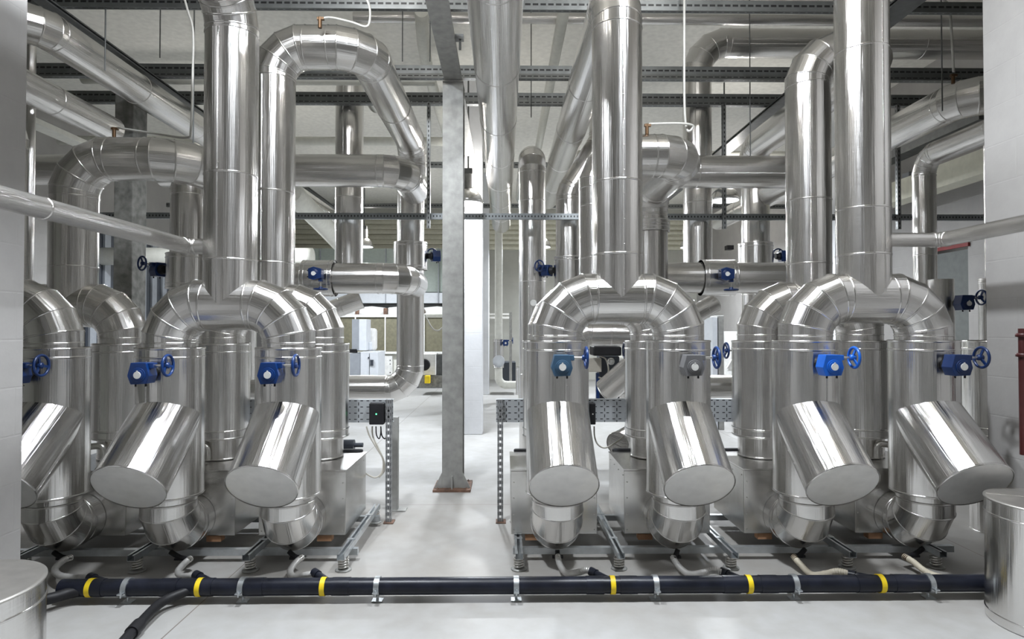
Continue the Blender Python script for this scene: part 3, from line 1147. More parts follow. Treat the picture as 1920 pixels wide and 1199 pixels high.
line('vent_line', [(1745, -20, 5.0), (1770, 0, 5.0), (1780, 15, 5.0), (1784, 60, 5.0), (1788, 135, 5.0)],
     .0095, CONDUIT, 'white vent line dropping to a brass valve at upper right', 'vent line', (1787, 146, 5.0))

# ------------------------------------------------------------------ skids: rails on springs
def spring(c, root, hgt):
    mb = MB()
    pts = []
    turns = 4.2
    for i in range(61):
        a = i / 60 * turns * 2 * PI
        pts.append(c + V((.030 * math.cos(a), .030 * math.sin(a), .013 + (hgt - .02) * i / 60)))
    mb.tube(pts, .0062, 8, sub=1)
    s = obj('spring', mb, CHROME, root)
    mb = MB()
    mb.lathe(c, [(.052, .001), (.052, .007), (.030, .010), (.022, .012)], 24)
    obj('spring_plate', mb, GALV, s)


RAILS = [(61, 'under the column cut off by the left wall'), (267, 'between the two left-hand columns'), (475, 'between the middle and the aisle column of the left cluster'),
         (647, 'at the aisle side of the left cluster'), (973, 'at the aisle side of the right cluster'), (1160, 'between the first and second right-hand columns'),
         (1370, 'between the second and third right-hand columns'), (1589, 'between the third right-hand column and the one by the wall'), (1757, 'nearest the right wall')]
for px, ph in RAILS:
    x = (px - 945) / 287.5
    t = thing('spring_rail', 'zinc rail on springs ' + ph, 'support rail', (x, 4.5, 0), 'sprung floor rails')
    mb = MB()
    y0, y1, z0 = 3.93, 5.06, .087
    mb.box(x - .0225, x + .0225, y0, y1, z0, z0 + .003)
    for s in (-1, 1):
        mb.box(x + s * .0225 - .0015, x + s * .0225 + .0015, y0, y1, z0, z0 + .0385)
        mb.box(x + s * .016 - .0065, x + s * .016 + .0065, y0, y1, z0 + .0365, z0 + .0385)
    for q in range(2):
        mb.box(x - .028, x + .028, 4.20 + q * .55, 4.235 + q * .55, z0 + .0385, z0 + .0415)
    obj('channel', mb, RAILM, t)
    for y in (4.0, 4.98):
        spring(V((x, y, 0)), t, .087)
for x0, x1, ph in ((-3.4, -.98, 'left'), (.06, 3.05, 'right')):
    for y, pl in ((4.16, 'front'), (4.87, 'rear')):
        mb = MB()
        mb.box(x0, x1, y - .02, y + .02, .044, .086)
        tag(obj('cross_channel', mb, RAILM, None, (x0, y, .044)), '%s zinc cross channel low under the pumps of the %s cluster' % (pl, ph), 'channel')

# ------------------------------------------------------------------ black drain main with hoses
DY, DZ = 3.55, .082
t = thing('drain_main', 'long black plastic drain pipe along the floor', 'drain pipe', (-3.0, DY, DZ))
mb = MB()
x0, x1 = -2.52, 3.13
mb.cyl(V((x0, DY, DZ)), V((x1, DY, DZ)), .0475, 36)
for px in (180, 320, 385, 480, 640, 1115, 1178, 1370, 1440, 1620, 1690):
    x = W(px, 1100, DY).x
    mb.sweep([V((x - .05, DY, DZ)), V((x + .05, DY, DZ))], .0500, 36)
obj('main_tube', mb, HDPE, t)
BANDS = [('a', 172), ('b', 376), ('c', 607), ('d', 1148), ('e', 1403), ('f', 1650)]
for k, px in BANDS:
    x = W(px, 1100, DY).x
    mb = MB()
    mb.sweep([V((x - .014, DY, DZ)), V((x + .014, DY, DZ))], .0512, 36, caps=(True, True))
    obj('yellow_band', mb, YELLOW, t)
for px, ph in ((240, 'near the left tank'), (456, 'below the middle left column'), (708, 'at the left of the aisle'), (968, 'at the right of the aisle'),
               (1228, 'below the second right-hand column'), (1488, 'below the third right-hand column'), (1740, 'nearest the right tank')):
    x = W(px, 1100, DY).x
    t2 = thing('pipe_clamp', 'zinc pipe clamp on the black drain ' + ph, 'pipe clamp', (x, DY, 0), 'zinc clamps on the drain pipe')
    mb = MB()
    mb.sweep([V((x - .015, DY, DZ)), V((x + .015, DY, DZ))], .0545, 32, caps=(True, True))
    for sy in (-1, 1):
        mb.box(x - .014, x + .014, DY + sy * .068 - .014, DY + sy * .068 + .014, DZ - .012, DZ - .006)
        mb.cyl(V((x, DY + sy * .068, DZ - .03)), V((x, DY + sy * .068, DZ + .004)), .005, 8)
    obj('band', mb, RAILM, t2)
    mb = MB()
    mb.cyl(V((x, DY, 0.004)), V((x, DY, DZ - .05)), .008, 10)
    mb.box(x - .03, x + .03, DY - .025, DY + .025, .0005, .005)
    obj('foot', mb, RAILM, t2)
HOSE = {  # hose path in picture, fitting end on the main
    'a': ([(133, 1046, 3.99), (118, 1052, 3.93), (103, 1068, 3.84), (112, 1080, 3.74), (140, 1084, 3.68), (172, 1084, 3.64)], (172, 1084), (195, 1092)),
    'b': ([(357, 1048, 3.99), (345, 1058, 3.92), (334, 1072, 3.80), (340, 1081, 3.72), (356, 1081, 3.66), (370, 1080, 3.64)], (370, 1080), (392, 1092)),
    'c': ([(566, 1046, 3.99), (554, 1056, 3.92), (544, 1072, 3.80), (552, 1083, 3.72), (575, 1079, 3.67), (592, 1076, 3.65)], (592, 1076), (612, 1090)),
    'd': ([(1046, 1044, 3.99), (1050, 1060, 3.90), (1062, 1075, 3.80), (1084, 1074, 3.72), (1100, 1070, 3.68), (1112, 1074, 3.66)], (1112, 1074), (1142, 1090)),
    'e': ([(1262, 1046, 3.99), (1272, 1062, 3.90), (1292, 1077, 3.80), (1320, 1074, 3.72), (1340, 1070, 3.68), (1358, 1074, 3.66)], (1358, 1074), (1390, 1090)),
    'f': ([(1488, 1044, 3.99), (1500, 1058, 3.92), (1522, 1078, 3.82), (1550, 1076, 3.74), (1572, 1072, 3.68), (1596, 1078, 3.65)], (1596, 1078), (1640, 1091)),
    'g': ([(1695, 1044, 3.99), (1712, 1054, 3.92), (1735, 1072, 3.82), (1760, 1082, 3.74), (1790, 1085, 3.69), (1832, 1087, 3.64)], (1832, 1087), (1850, 1094))}
SILVERHOSE = plain('silver_braid', (.66, .65, .63), .35, .55, .1)
OLDHOSE = plain('yellowed_hose', (.66, .60, .48), .5)
for k, (path, fa, fb) in HOSE.items():
    ph = FRONT[k][2]
    x = FRONT[k][0]
    P = [W(*p) for p in path]
    for p in P:
        p.z = max(p.z, .022)
    old = k in 'fg'
    t2 = thing('drain_hose', ('yellowed ribbed' if old else 'silver braided') + ' drain hose below the column ' + ph, 'hose', P[0], 'drain hoses to the black pipe')
    mb = MB()
    mb.tube(P, .0185, 12, sub=22, rf=lambda u: 1 + .10 * math.sin(u * 2 * PI / .011))
    obj('hose', mb, OLDHOSE if old else SILVERHOSE, t2)
    mb = MB()
    top = V((x, 4.02, .115))
    mb.tube([top, (top + P[0]) / 2 + V((0, 0, -.015)), P[0]], .016, 12, sub=4)
    c = (top + P[0]) / 2
    mb.box(c.x - .035, c.x + .035, c.y - .012, c.y + .012, c.z - .03, c.z - .016)
    obj('drain_cock', mb, BLACK, t2)
    mb = MB()
    d = (P[0] - P[1]).normalized()
    mb.cyl(P[0] - d * .035, P[0] + d * .004, .019, 12)
    obj('hose_fitting', mb, BRASS if old else CHROME, t2)
    a = P[-1]
    b = W(fb[0], fb[1], DY)
    b.z = DZ + .02
    b.y = DY + .02
    mb = MB()
    dd = (b - a).normalized()
    mb.cyl(a - dd * .005, b, .021, 16)
    mb.cyl(a - dd * .02, a + dd * .025, .026, 16)
    f = obj('branch_fitting', mb, HDPE, t)

# branch hoses from the main at lower left
t2 = thing('branch_hose', 'black rubber hose running from the drain pipe to the lower left', 'hose', W(350, 1095, DY))
P = [W(372, 1094, DY), W(340, 1098, 3.50), W(300, 1107, 3.40), W(255, 1133, 3.15), W(215, 1163, 2.95), W(160, 1202, 2.72), W(100, 1240, 2.5)]
for i, p in enumerate(P):
    p.z = max(.032, .08 - i * .012)
mb = MB()
mb.tube(P, .026, 16, sub=8)
obj('tube', mb, BLACK, t2)
mb = MB()
d = (P[4] - P[3]).normalized()
mb.cyl(P[3] - d * .035, P[3] + d * .045, .0335, 18)
obj('coupling', mb, BLACK, t2)
mb = MB()
P = [W(150, 1094, DY - .02), W(125, 1101, 3.50), W(95, 1108, 3.44), W(60, 1112, 3.40)]
for p in P:
    p.z = .07
mb.tube(P, .030, 14, sub=6)
tag(obj('branch_hose', mb, BLACK, None, P[0]), 'short black hose joining the drain pipe beside the left tank', 'hose')

# ------------------------------------------------------------------ foreground tanks
LIDM = plain('tank_lid_sheet', (.62, .60, .57), .42, 1, .05)


def tank(x, y, r, h, label):
    t = thing('foreground_tank', label, 'tank', (x, y, 0), 'aluminium clad tanks in the foreground')
    mb = MB()
    mb.sweep([V((x, y, z)) for z in (.004, .05, h - .075, h - .004)], r, 72, beads=(1, 2), bh=.004)
    mb.seam(V((x, y, .05)), V((x, y, h - .08)), r, V((-.35, -1, 0)) if x > 0 else V((.85, -1, 0)), .2)
    obj('shell', mb, CLADB, t)
    mb = MB()
    mb.lathe(V((x, y, h - .004)), [(r + .003, 0), (r + .003, .008), (r - .012, .010), (.001, .022)], 72)
    mb.bar(V((x, y, h + .019)), V((x + (r - .01) * .8, y - (r - .01) * .6, h + .0075)), .012, .005)
    mb.bar(V((x, y, h + .019)), V((x - (r - .01) * .8, y + (r - .01) * .6, h + .0075)), .012, .005)
    obj('lid', mb, LIDM, t)
    return t


tank(-2.17, 2.42, .32, .54, 'aluminium clad tank at the lower left corner')
tank(2.875, 3.205, .28, .645, 'aluminium clad tank at the lower right corner')

# red standpipe on the right wall
t = thing('red_standpipe', 'dark red pipe with flanges against the right wall', 'pipe', (3.135, 3.66, .8))
mb = MB()
mb.cyl(V((3.135, 3.66, .80)), V((3.135, 3.66, 1.56)), .028, 20)
obj('tube', mb, REDPAINT, t)
for z in (1.40, 1.52):
    mb = MB()
    mb.lathe(V((3.135, 3.66, z)), [(.029, -.012), (.042, -.010), (.042, .010), (.029, .012)], 20)
    obj('flange', mb, REDPAINT, t)
mb = MB()
mb.box(3.135, 3.179, 3.645, 3.675, 1.1, 1.13)
mb.box(3.135, 3.179, 3.645, 3.675, .86, .89)
obj('bracket', mb, RUST, t)

# ------------------------------------------------------------------ cable trays behind the pumps
def tray(label, x0, x1, legs, boxes):
    t = thing('cable_tray', label, 'cable tray', (legs[0], 5.02, 0), 'perforated trays behind the pumps')
    mb = MB()
    mb.box(x0, x1, 5.0, 5.004, .80, .985)
    mb.box(x0, x1, 5.004, 5.06, .80, .804)
    mb.box(x0, x1, 5.004, 5.06, .981, .985)
    obj('tray_panel', mb, PERF, t)
    for lx in legs:
        mb = MB()
        for sx in (-1, 1):
            mb.box(lx + sx * .0215 - .002, lx + sx * .0215 + .002, 4.96, 4.998, .008, .99)
            mb.box(lx + sx * .0145 - .0065, lx + sx * .0145 + .0065, 4.957, 4.960, .008, .99)
        k = .008
        while k < .98:
            mb.box(lx - .0085, lx + .0085, 4.957, 4.960, k, k + .032)
            k += .05
        l = obj('leg', mb, SLOTLEG, t)
        mb = MB()
        mb.box(lx - .035, lx + .045, 4.93, 5.03, .0005, .008)
        obj('foot_plate', mb, RUST, l)
    return t


tray('perforated cable tray with punched leg at the aisle side of the left cluster', -3.3, -.90, [W(729, 900, 4.98).x], 0)
tray('perforated cable tray with punched leg at the aisle side of the right cluster', W(935, 900, 4.98).x - .02, 2.9, [W(938, 900, 4.98).x], 0)
mb = MB()
x = W(740, 850, 5.3).x
mb.box(x - .03, x + .03, 5.28, 5.34, 0, .80)
mb.box(x - .03, x + .10, 5.26, 5.36, 0, .01)
tag(obj('tray_post', mb, GALV, None, (x, 5.3, 0)), 'grey blue post behind the punched leg at the left of the aisle', 'post')
for (pa, pb, lab) in (((692, 757), (719, 797), 'black junction box with green light on the left cable tray'),
                      ((1106, 757), (1117, 797), 'black junction box on the tray seen between the first right-hand columns')):
    a, b = W(*pa, 4.93), W(*pb, 4.93)
    t2 = thing('junction_box', lab, 'junction box', (a.x, 4.93, b.z), 'junction boxes on the trays')
    mb = MB()
    mb.box(a.x, b.x, 4.93, 4.998, b.z, a.z)
    obj('case', mb, BLACK, t2, bevel=.006)
    mb = MB()
    mb.dome(V((a.x + (b.x - a.x) * .5, 4.929, b.z + (a.z - b.z) * .5)), V((0, -1, 0)), .006)
    obj('indicator_light', mb, LED if pa[0] < 800 else DIAL, t2)
CB = [([(687, 800, 5.0), (693, 818, 5.0), (706, 840, 5.0), (718, 862, 5.0), (716, 886, 4.98), (703, 896, 4.96), (685, 888, 4.93)], CABLE, 'beige cable looping from the left tray to the pump housing'),
      ([(698, 800, 5.0), (699, 818, 5.0), (709, 840, 5.0), (720, 866, 5.0), (720, 884, 4.99), (710, 896, 4.97)], CABLE, 'second beige cable hanging beside the loop under the left tray'),
      ([(705, 800, 5.0), (706, 816, 5.0), (711, 823, 5.0), (714, 812, 5.0), (714, 800, 5.0)], BLACK, 'small black cable loop under the green-lit box'),
      ([(714, 801, 5.02), (716, 817, 5.02), (722, 823, 5.02), (727, 812, 5.02)], BLACK, 'black cable loop closest to the punched leg'),
      ([(1114, 800, 5.1), (1115, 820, 5.1), (1122, 835, 5.1), (1136, 840, 5.1), (1158, 828, 5.1), (1170, 818, 5.1)], CABLE, 'thin grey cable sagging under the tray between the right-hand columns')]
for pts, mt, lab in CB:
    mb = MB()
    mb.tube([W(*p) for p in pts], .0065 if mt is CABLE else .005, 8, sub=8)
    tag(obj('cable', mb, mt, None, W(*pts[0])), lab, 'cable', 'cables under the trays')

# ------------------------------------------------------------------ things seen through the gaps
def bx(x0, y0, x1, y1, Y, dep, mb=None):
    a, b = W(x0, y0, Y), W(x1, y1, Y)
    mb = mb or MB()
    mb.box(a.x, b.x, Y, Y + dep, b.z, a.z)
    return mb


# between first and second right-hand columns
run('strainer_pipe', 'slanting capped strainer pipe seen between the first right-hand columns', 'strainer', [W(1138, 732, 6.1), W(1205, 672, 5.8)], .125, seam=False, endbead=(True, False))
run('strainer_pipe', 'low capped strainer pipe under the tray between the first right-hand columns', 'strainer', [W(1158, 832, 5.3), W(1215, 800, 5.9)], .10, seam=False, endbead=(True, False))
mb = bx(1104, 672, 1128, 698, 6.6, .12)
tag(obj('control_box', mb, CABLE, None, W(1104, 698, 6.6), .005), 'beige control box behind the handwheel of the aisle-end right column', 'box')
mb = bx(1112, 650, 1166, 668, 6.4, .3)
tag(obj('insulation_block', mb, BLACK, None, W(1112, 668, 6.4), .02), 'black insulated block under the ringed pipe in the central arch', 'block')
t2 = thing('pressure_gauge', 'round pressure gauge seen through the central arch', 'gauge', W(1146, 680, 6.3))
c = W(1146, 678, 6.3)
mb = MB()
mb.lathe(c, [(.036, .03), (.036, -.005), (.031, -.008)], 24, 'y')
obj('case', mb, CHROME, t2)
mb = MB()
mb.lathe(c, [(.030, -.009), (.0, -.0095)], 24, 'y')
mb.bar(c + V((0, -.012, 0)), c + V((.015, -.012, .015)), .004, .002)
obj('gauge_face', mb, DIAL, t2)
mb = bx(1118, 700, 1124, 756, 6.7, .05)
tag(obj('blue_stand', mb, BLUE, None, W(1118, 756, 6.7)), 'thin blue post behind the tray in the central arch gap', 'post')
mb = MB()
mb.tube([W(*p) for p in ((1124, 668, 6.5), (1136, 674, 6.5), (1141, 695, 6.5), (1134, 710, 6.5), (1122, 708, 6.5))], .008, 8)
tag(obj('cable', mb, CABLE, None, W(1124, 668, 6.5)), 'grey cable loop beside the gauge in the central arch gap', 'cable')
mb = MB()
mb.lathe(W(1165, 692, 7.6), [(.16, .02), (.16, 0), (.12, -.03), (.0, -.035)], 32, 'y')
tag(obj('round_flange', mb, WHITEPIPE, None, W(1165, 692, 7.6)), 'pale round flange behind the slanting strainer pipe', 'flange')

# dial thermometer on the slim pipe
c = W(1000, 568, 7.0)
t2 = thing('dial_thermometer', 'small round dial thermometer on the slim pipe left of the central arch', 'gauge', c)
mb = MB()
mb.lathe(c, [(.042, .03), (.042, -.006), (.036, -.009)], 24, 'y')
mb.cyl(c + V((0, .01, -.13)), c + V((0, .01, -.04)), .012, 10)
obj('case', mb, CHROME, t2)
mb = MB()
mb.cyl(c + V((0, -.006, 0)), c + V((0, -.010, 0)), .036, 24)
obj('gauge_face', mb, DIAL, t2)

mb = bx(1124, 668, 1162, 757, 6.78, .22)
tag(obj('machine_block', mb, DARKPANEL, None, W(1124, 757, 6.78), .015), 'dark machine block behind the gauge in the central arch gap', 'machine')

# far machinery
t2 = thing('chiller_unit', 'large air cooler with olive coil panels at the back of the hall', 'air cooler', W(700, 724, 16.2))
YC = 16.2
mb = bx(560, 594, 868, 661, YC + .05, 1.6)
obj('coil', mb, OLIVE, t2)
mb = MB()
for px in (580, 666, 722, 795, 866):
    bx(px - .9, 592, px + .9, 662, YC, .05, mb)
bx(560, 590, 868, 595, YC, .06, mb)
bx(560, 660, 868, 664, YC, .06, mb)
obj('coil_frame', mb, WHITE, t2)
mb = bx(560, 664, 868, 712, YC + .1, 1.5)
obj('plinth', mb, WHITEPIPE, t2)
mb = MB()
mb.box(W(560, 0, YC).x, W(868, 0, YC).x, YC + .1, YC + 1.6, 0.001, .22)
obj('base_frame', mb, DARKSHADEDSTEEL, t2)
for px in (640, 697, 754, 820):
    mb = MB()
    c = W(px, 591, YC + .6)
    mb.lathe(c, [(.50, -.05), (.46, .10), (.36, .20), (.0, .24)], 32)
    obj('fan_cowl', mb, WHITE, t2)
mb = MB()
for px in (669, 722, 790):
    bx(px - 3, 578, px + 3, 590, YC + .1, .2, mb)
obj('bracket', mb, RUST, t2)
mb = bx(710, 668, 735, 712, YC - .03, .12)
obj('access_panel', mb, WHITE, t2)
mb = MB()
for py in (676, 683, 699):
    mb.dome(W(731.5, py, YC - .032), V((0, -1, 0)), .016)
obj('latch', mb, BLACK, t2)
t2 = thing('plenum_duct', 'grey green sheet plenum above the air cooler', 'duct', W(560, 571, 17.2))
mb = bx(482, 466, 868, 548, 17.2, 1.2)
obj('panel', mb, GREENGREY, t2)
mb = bx(560, 549, 868, 569, 17.15, 1.2)
obj('lower_panel', mb, LIGHTGREY, t2)
mb = MB()
for px in (600, 652, 723, 760, 822):
    bx(px - .6, 466, px + .6, 569, 17.12, .05, mb)
obj('joint_strip', mb, MIDGREY, t2)
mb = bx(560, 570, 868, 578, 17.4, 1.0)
obj('shadow_gap_panel', mb, DARKSHADEDSTEEL, t2)
t2 = thing('fan_cabinet', 'pinkish white cabinet with a black round fan opening left of the aisle column', 'cabinet', W(796, 704, 14.5))
mb = bx(786, 664, 817, 704, 14.5, .6)
obj('case', mb, WHITE, t2, bevel=.01)
mb = MB()
mb.lathe(W(795.5, 684.5, 14.49), [(.14, 0), (.14, -.02), (.10, -.022)], 28, 'y')
obj('fan_opening', mb, BLACK, t2)
mb = bx(818, 666, 829, 706, 14.6, .5)
obj('side_panel', mb, DARKSHADEDSTEEL, t2)
mb = bx(786, 705, 830, 727, 14.5, .7)
obj('base', mb, GREYCONC, t2)
mb = bx(796, 705, 806, 719.5, 14.3, .15)
tag(obj('yellow_box', mb, YELLOW, None, W(796, 720, 14.3), .01), 'small yellow box left of the aisle column', 'box')
mb = MB()
mb.tube([W(*p) for p in ((797, 590, 14), (803, 603, 14), (812, 617, 14), (822, 620, 14), (832, 612, 14))], .016, 8)
tag(obj('cable', mb, CONDUIT, None, W(797, 590, 14)), 'white cable drooping left of the aisle column', 'cable')
mb = MB()
mb.cyl(W(796, 592, 14.2), W(870, 592, 14.2), .05, 16)
tag(obj('white_pipe', mb, WHITEPIPE, None, W(796, 592, 14.2)), 'short white horizontal pipe just left of the aisle column', 'pipe')
# control cabinets left of the downcomer
t2 = thing('control_cabinet', 'light grey control cabinet beside the downcomer left of the aisle', 'cabinet', W(675, 735, 10.6))
mb = MB()
a, b = W(676, 660, 10.6), W(709, 735, 10.6)
mb.box(a.x, b.x, 10.6, 11.2, .002, a.z)
obj('case', mb, LIGHTGREY, t2, bevel=.008)
mb = MB()
xm = (a.x + b.x) / 2
mb.box(xm - .003, xm + .003, 10.594, 10.6, .3, a.z - .03)
mb.box(xm + .02, xm + .07, 10.58, 10.6, .93, 1.03)
mb.box(xm - .02, xm + .0, 10.58, 10.6, a.z - .12, a.z - .09)
obj('door_trim', mb, DARKPANEL, t2)
mb = MB()
a2 = W(656, 663, 10.62)
mb.box(a2.x, a.x - .004, 10.62, 11.2, .002, a2.z)
obj('ribbed_side', mb, MIDGREY, t2)
t2 = thing('tall_unit', 'grey and white tower unit on top of the control cabinet', 'cabinet', W(660, 661, 10.8))
a, b = W(660, 599, 10.75), W(687, 660, 10.75)
mb = MB()
mb.box(a.x, b.x - .13, 10.75, 11.1, W(0, 660, 10.6).z + .012, a.z)
obj('side', mb, MIDGREY, t2)
mb = MB()
mb.box(b.x - .129, b.x, 10.74, 11.1, W(0, 660, 10.6).z + .012, a.z)
obj('front', mb, LIGHTGREY, t2, bevel=.008)
mb = bx(688, 616, 703, 658, 11.13, .25)
tag(obj('plastic_hood', mb, WHITE, None, W(688, 658, 11), .05), 'rounded white plastic hood beside the tower unit', 'hood')
mb = bx(689, 641, 697, 658, 10.9, .08)
tag(obj('spray_bottle', mb, LIGHTGREY, None, W(689, 658, 10.9), .03), 'pale blue bottle in front of the white hood', 'bottle')
mb = bx(655, 655, 668, 662, 10.7, .1)
tag(obj('black_case', mb, BLACK, None, W(655, 662, 10.7), .008), 'small black case at the foot of the tower unit', 'case')
# motor glimpsed under the left tray
mb = MB()
p = W(660, 835, 5.6)
mb.cyl(p - V((.3, 0, 0)), p + V((.02, 0, 0)), .05, 20)
mb.cyl(p + V((.02, 0, 0)), p + V((.1, 0, 0)), .02, 14)
tag(obj('motor', mb, DARKPANEL, None, p), 'dark blue motor glimpsed under the left cable tray', 'motor')

# beyond the aisle, right of the white column
run('riser_pipe', 'thin pale pipe with a floor bend beyond the white column', 'pipe', [W(935, 455, 13) * V((1, 1, 0)) + V((0, 0, 3.9)), V((W(935, 455, 13).x, 13, .38)), V((W(970, 455, 13).x, 13, .38))],
    .082, R=.17, mat=WHITEPIPE, seam=False)
pv = cover(W(934.5, 600, 13).x, 13, W(0, 690, 13).z, W(0, 637, 13).z, .115, 'pale valve cover on the thin pipe beyond the white column', rin=.092)
mb = MB()
mb.lathe(W(935, 678, 12.84), [(.125, .14), (.125, 0), (.0, -.004)], 32, 'y')
obj('round_cap', mb, LIGHTGREY, pv)
operator(W(948, 643, 12.9).x, 12.95, W(948, 643, 12.9).z, BLUE, 'tiny blue operator right of the pale valve cover beyond the white column')
cover(W(977, 700, 11).x, 11, W(0, 741, 11).z, W(0, 690, 11).z, .095, 'small upright cover near the slim pipe with rounded top', rin=.02)
mb = MB()
x = W(977, 700, 11).x
mb.cyl(V((x, 11, .001)), V((x, 11, W(0, 741, 11).z - .004)), .05, 16)
tag(obj('support_leg', mb, WHITEPIPE, None, (x, 11, 0)), 'short pale leg under the small upright cover', 'leg')
mb = MB()
bx(918, 588, 958, 591, 15.5, .1, mb)
bx(918, 594, 958, 598, 15.5, .1, mb)
tag(obj('wall_rail', mb, CONDUIT, None, W(918, 598, 15.5)), 'pair of pale rails behind the thin pipe beyond the white column', 'rail')
mb = MB()
bx(955, 586, 960, 720, 13.4, .06, mb)
tag(obj('steel_post', mb, GALV, None, W(955, 720, 13.4)), 'narrow grey post right of the thin pale pipe', 'post')
mb = bx(940, 680, 967, 726, 14.5, .6)
tag(obj('dark_cabinet', mb, DARKPANEL, None, W(940, 726, 14.5), .01), 'dark low cabinet behind the thin pale pipe', 'cabinet')

# grey cabinets behind the second and third right-hand columns
for (x0, y0, x1, y1, Y, mt, lab) in ((1336, 594, 1346, 735, 9.4, LIGHTGREY, 'pale narrow cabinet right of the second right-hand column'),
                                     (1347, 592, 1358, 735, 9.45, GALV, 'grey narrow cabinet right of the second right-hand column'),
                                     (1360, 622, 1392, 735, 10.5, WHITE, 'white cabinet half hidden behind the third back jacket')):
    a, b = W(x0, y0, Y), W(x1, y1, Y)
    mb = MB()
    mb.box(a.x, b.x, Y, Y + .4, .002, a.z)
    tag(obj('tall_cabinet', mb, mt, None, (a.x, Y, 0), .006), lab, 'cabinet')
mb = MB()
c = W(1371, 690, 9.2)
mb.bar(W(1365, 692, 9.2), W(1374, 676, 9.2), .05, .05)
mb.bar(W(1364, 693, 9.2), W(1374, 694, 9.2), .06, .04)
tag(obj('work_lamp', mb, WHITE, None, c), 'small white bracket lamp right of the grey operator', 'lamp')
# louvred dark panel far left
t2 = thing('louvre_panel', 'dark vertical louvre panel far back at left', 'louvre', (-6.98, 11.6, 1.2))
mb = MB()
mb.box(-6.995, -6.96, 10.3, 13.0, 1.2, 3.5)
obj('frame', mb, DARKPANEL, t2)
mb = MB()
k = 10.35
while k < 12.9:
    mb.box(-6.959, -6.92, k, k + .16, 1.2, 3.5)
    k += .36
obj('slat', mb, MIDGREY, t2)['kind'] = 'stuff'
# speaker-like box and wall fittings at right
mb = MB()
p = W(1368, 463, 15)
bx(1364, 460, 1376, 468, 15, .2, mb)
tag(obj('wall_camera', mb, BLACK, None, p), 'small black camera high between the right-hand downcomers', 'camera')
mb = bx(1704, 322, 1716, 348, 8.6, .15)
tag(obj('grey_box', mb, MIDGREY, None, W(1704, 348, 8.6)), 'small grey box left of the vertical pipe at far right', 'box')
t2 = operator(W(1792, 568, 5.3).x, 5.3, W(0, 568, 5.3).z, NAVY, 'navy operator with wheel above the right-hand arch near the wall')
mb = MB()
mb.cyl(V((W(1783, 568, 5.3).x, 5.42, .7)), V((W(1783, 568, 5.3).x, 5.42, 2.0)), .10, 28)
tag(obj('riser_pipe', mb, CLAD, None, (W(1783, 568, 5.3).x, 5.42, .7)), 'short aluminium pipe behind the right-hand arch carrying a navy operator', 'pipe')
# duct work and beams near the far right wall
mb = MB()
mb.bar(V((5.3, 6.6, 3.95)), V((5.3, 9.5, 3.95)), .22, .2)
tag(obj('wall_duct', mb, DARKSHADEDSTEEL, None, (5.3, 6.6, 3.95)), 'dark square duct high beside the right-hand wall', 'duct')
mb = MB()
mb.bar(V((5.5, 6.6, 3.45)), V((5.5, 9.5, 3.45)), .25, .28)
tag(obj('wall_duct', mb, CREAM, None, (5.5, 6.6, 3.45)), 'cream ledge duct under the dark duct at the right-hand wall', 'duct')

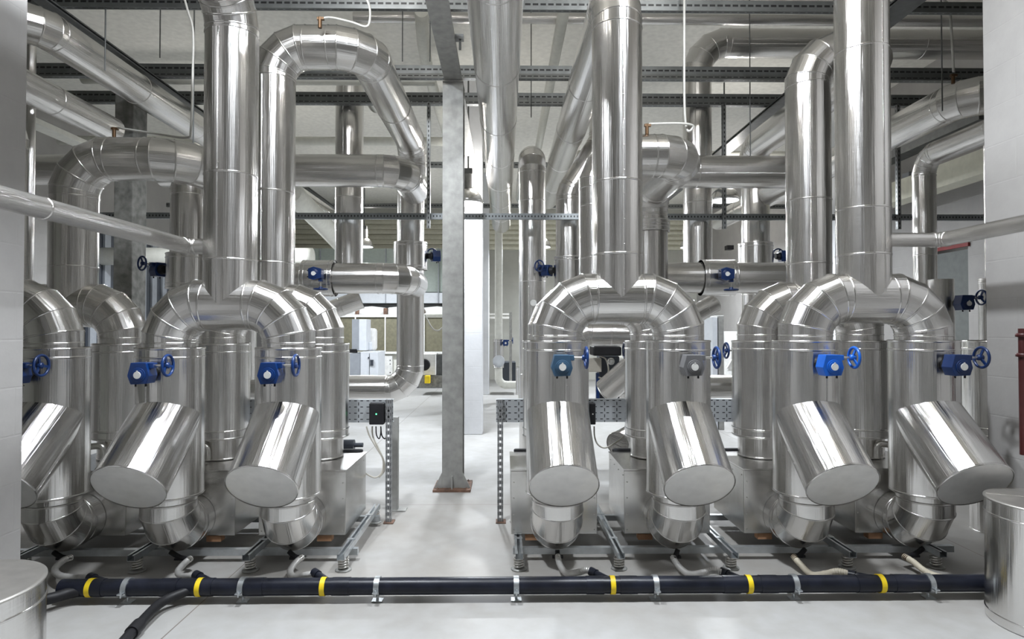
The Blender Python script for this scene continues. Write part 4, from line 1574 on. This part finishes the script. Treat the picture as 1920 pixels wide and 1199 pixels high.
# ------------------------------------------------------------------ lamps
def lamp(x, y, z, label, power, seen=True):
    t = thing('high_bay_lamp', label, 'lamp', (x, y, z), 'high bay lamps')
    mb = MB()
    mb.lathe(V((x, y, z)), [(.21, 0), (.205, .05), (.18, .12), (.12, .19), (.075, .21)], 36)
    obj('reflector', mb, SHEET, t)
    mb = MB()
    mb.cyl(V((x, y, z + .21)), V((x, y, z + .42)), .06, 20)
    for k in range(16):
        an = k * PI / 8
        mb.bar(V((x + .062 * math.cos(an), y + .062 * math.sin(an), z + .22)), V((x + .062 * math.cos(an), y + .062 * math.sin(an), z + .42)), .03, .006, V((-math.sin(an), math.cos(an), 0)))
    obj('heat_sink', mb, GALV, t)
    mb = MB()
    mb.cyl(V((x, y, z + .43)), V((x, y, 5.37)), .012, 10)
    mb.box(x - .06, x + .06, y - .05, y + .05, z + .42, z + .5)
    obj('stem', mb, DARKSHADEDSTEEL, t)
    mb = MB()
    mb.lathe(V((x, y, z - .002)), [(.198, 0), (.0, -.012)], 36)
    obj('lens', mb, LENS, t)
    ld = bpy.data.lights.new('lamp_light', 'AREA')
    ld.shape = 'DISK'
    ld.size = .24
    ld.energy = power
    ld.color = (.89, .94, 1.0)
    lo = bpy.data.objects.new('lamp_light', ld)
    COL.objects.link(lo)
    lo.location = (0, 0, -.03)
    lo.parent = t
    lu = bpy.data.lights.new('ceiling_fill_light', 'POINT')  # added point light that brightens the ceiling; no visible source belongs to it
    lu.shadow_soft_size = .06
    lu.energy = power * .22
    lu.color = (1.0, .97, .92)
    uo = bpy.data.objects.new('ceiling_fill_light', lu)
    COL.objects.link(uo)
    uo.location = (.13, 0, .34)
    uo.parent = t
    return t


LP = 1.0
lamp(W(878, 380, 8.7).x, 8.7, 3.34, 'high bay lamp hanging beside the bright white column', 330 * LP)
lamp(W(1359, 372, 9.2).x, 9.2, 3.50, 'high bay lamp glowing behind the right-hand slotted hanger', 330 * LP)
lamp(-4.3, 9.35, 3.4, 'high bay lamp far left behind the grey column', 330 * LP)
for x, y, ph in ((-3.3, 14.5, 'far back at left'), (.9, 14.5, 'far back right of the aisle'), (4.4, 14.5, 'far back at right')):
    lamp(x, y, 3.5, 'high bay lamp ' + ph, 330 * LP)
for x, ph in ((-1.2, 'left'), (1.15, 'right')):
    lamp(x, 3.0, 4.45, '%s high bay lamp close under the ceiling in front of the pipe risers' % ph, 370 * LP)

w = bpy.data.worlds.new('daylight')
sc.world = w
w.use_nodes = True
w.node_tree.nodes['Background'].inputs[0].default_value = (.97, .97, .96, 1)
w.node_tree.nodes['Background'].inputs[1].default_value = 0.8
sc.view_settings.view_transform = 'Standard'
sc.view_settings.look = 'None'
sc.view_settings.gamma = 1
sc.view_settings.use_curve_mapping = False
sc.view_settings.exposure = -1.1
sc.cycles.max_bounces = 14
sc.cycles.diffuse_bounces = 5
sc.cycles.glossy_bounces = 10
sc.cycles.use_denoising = True
sc.cycles.sample_clamp_indirect = 6
sc.cycles.caustics_reflective = True
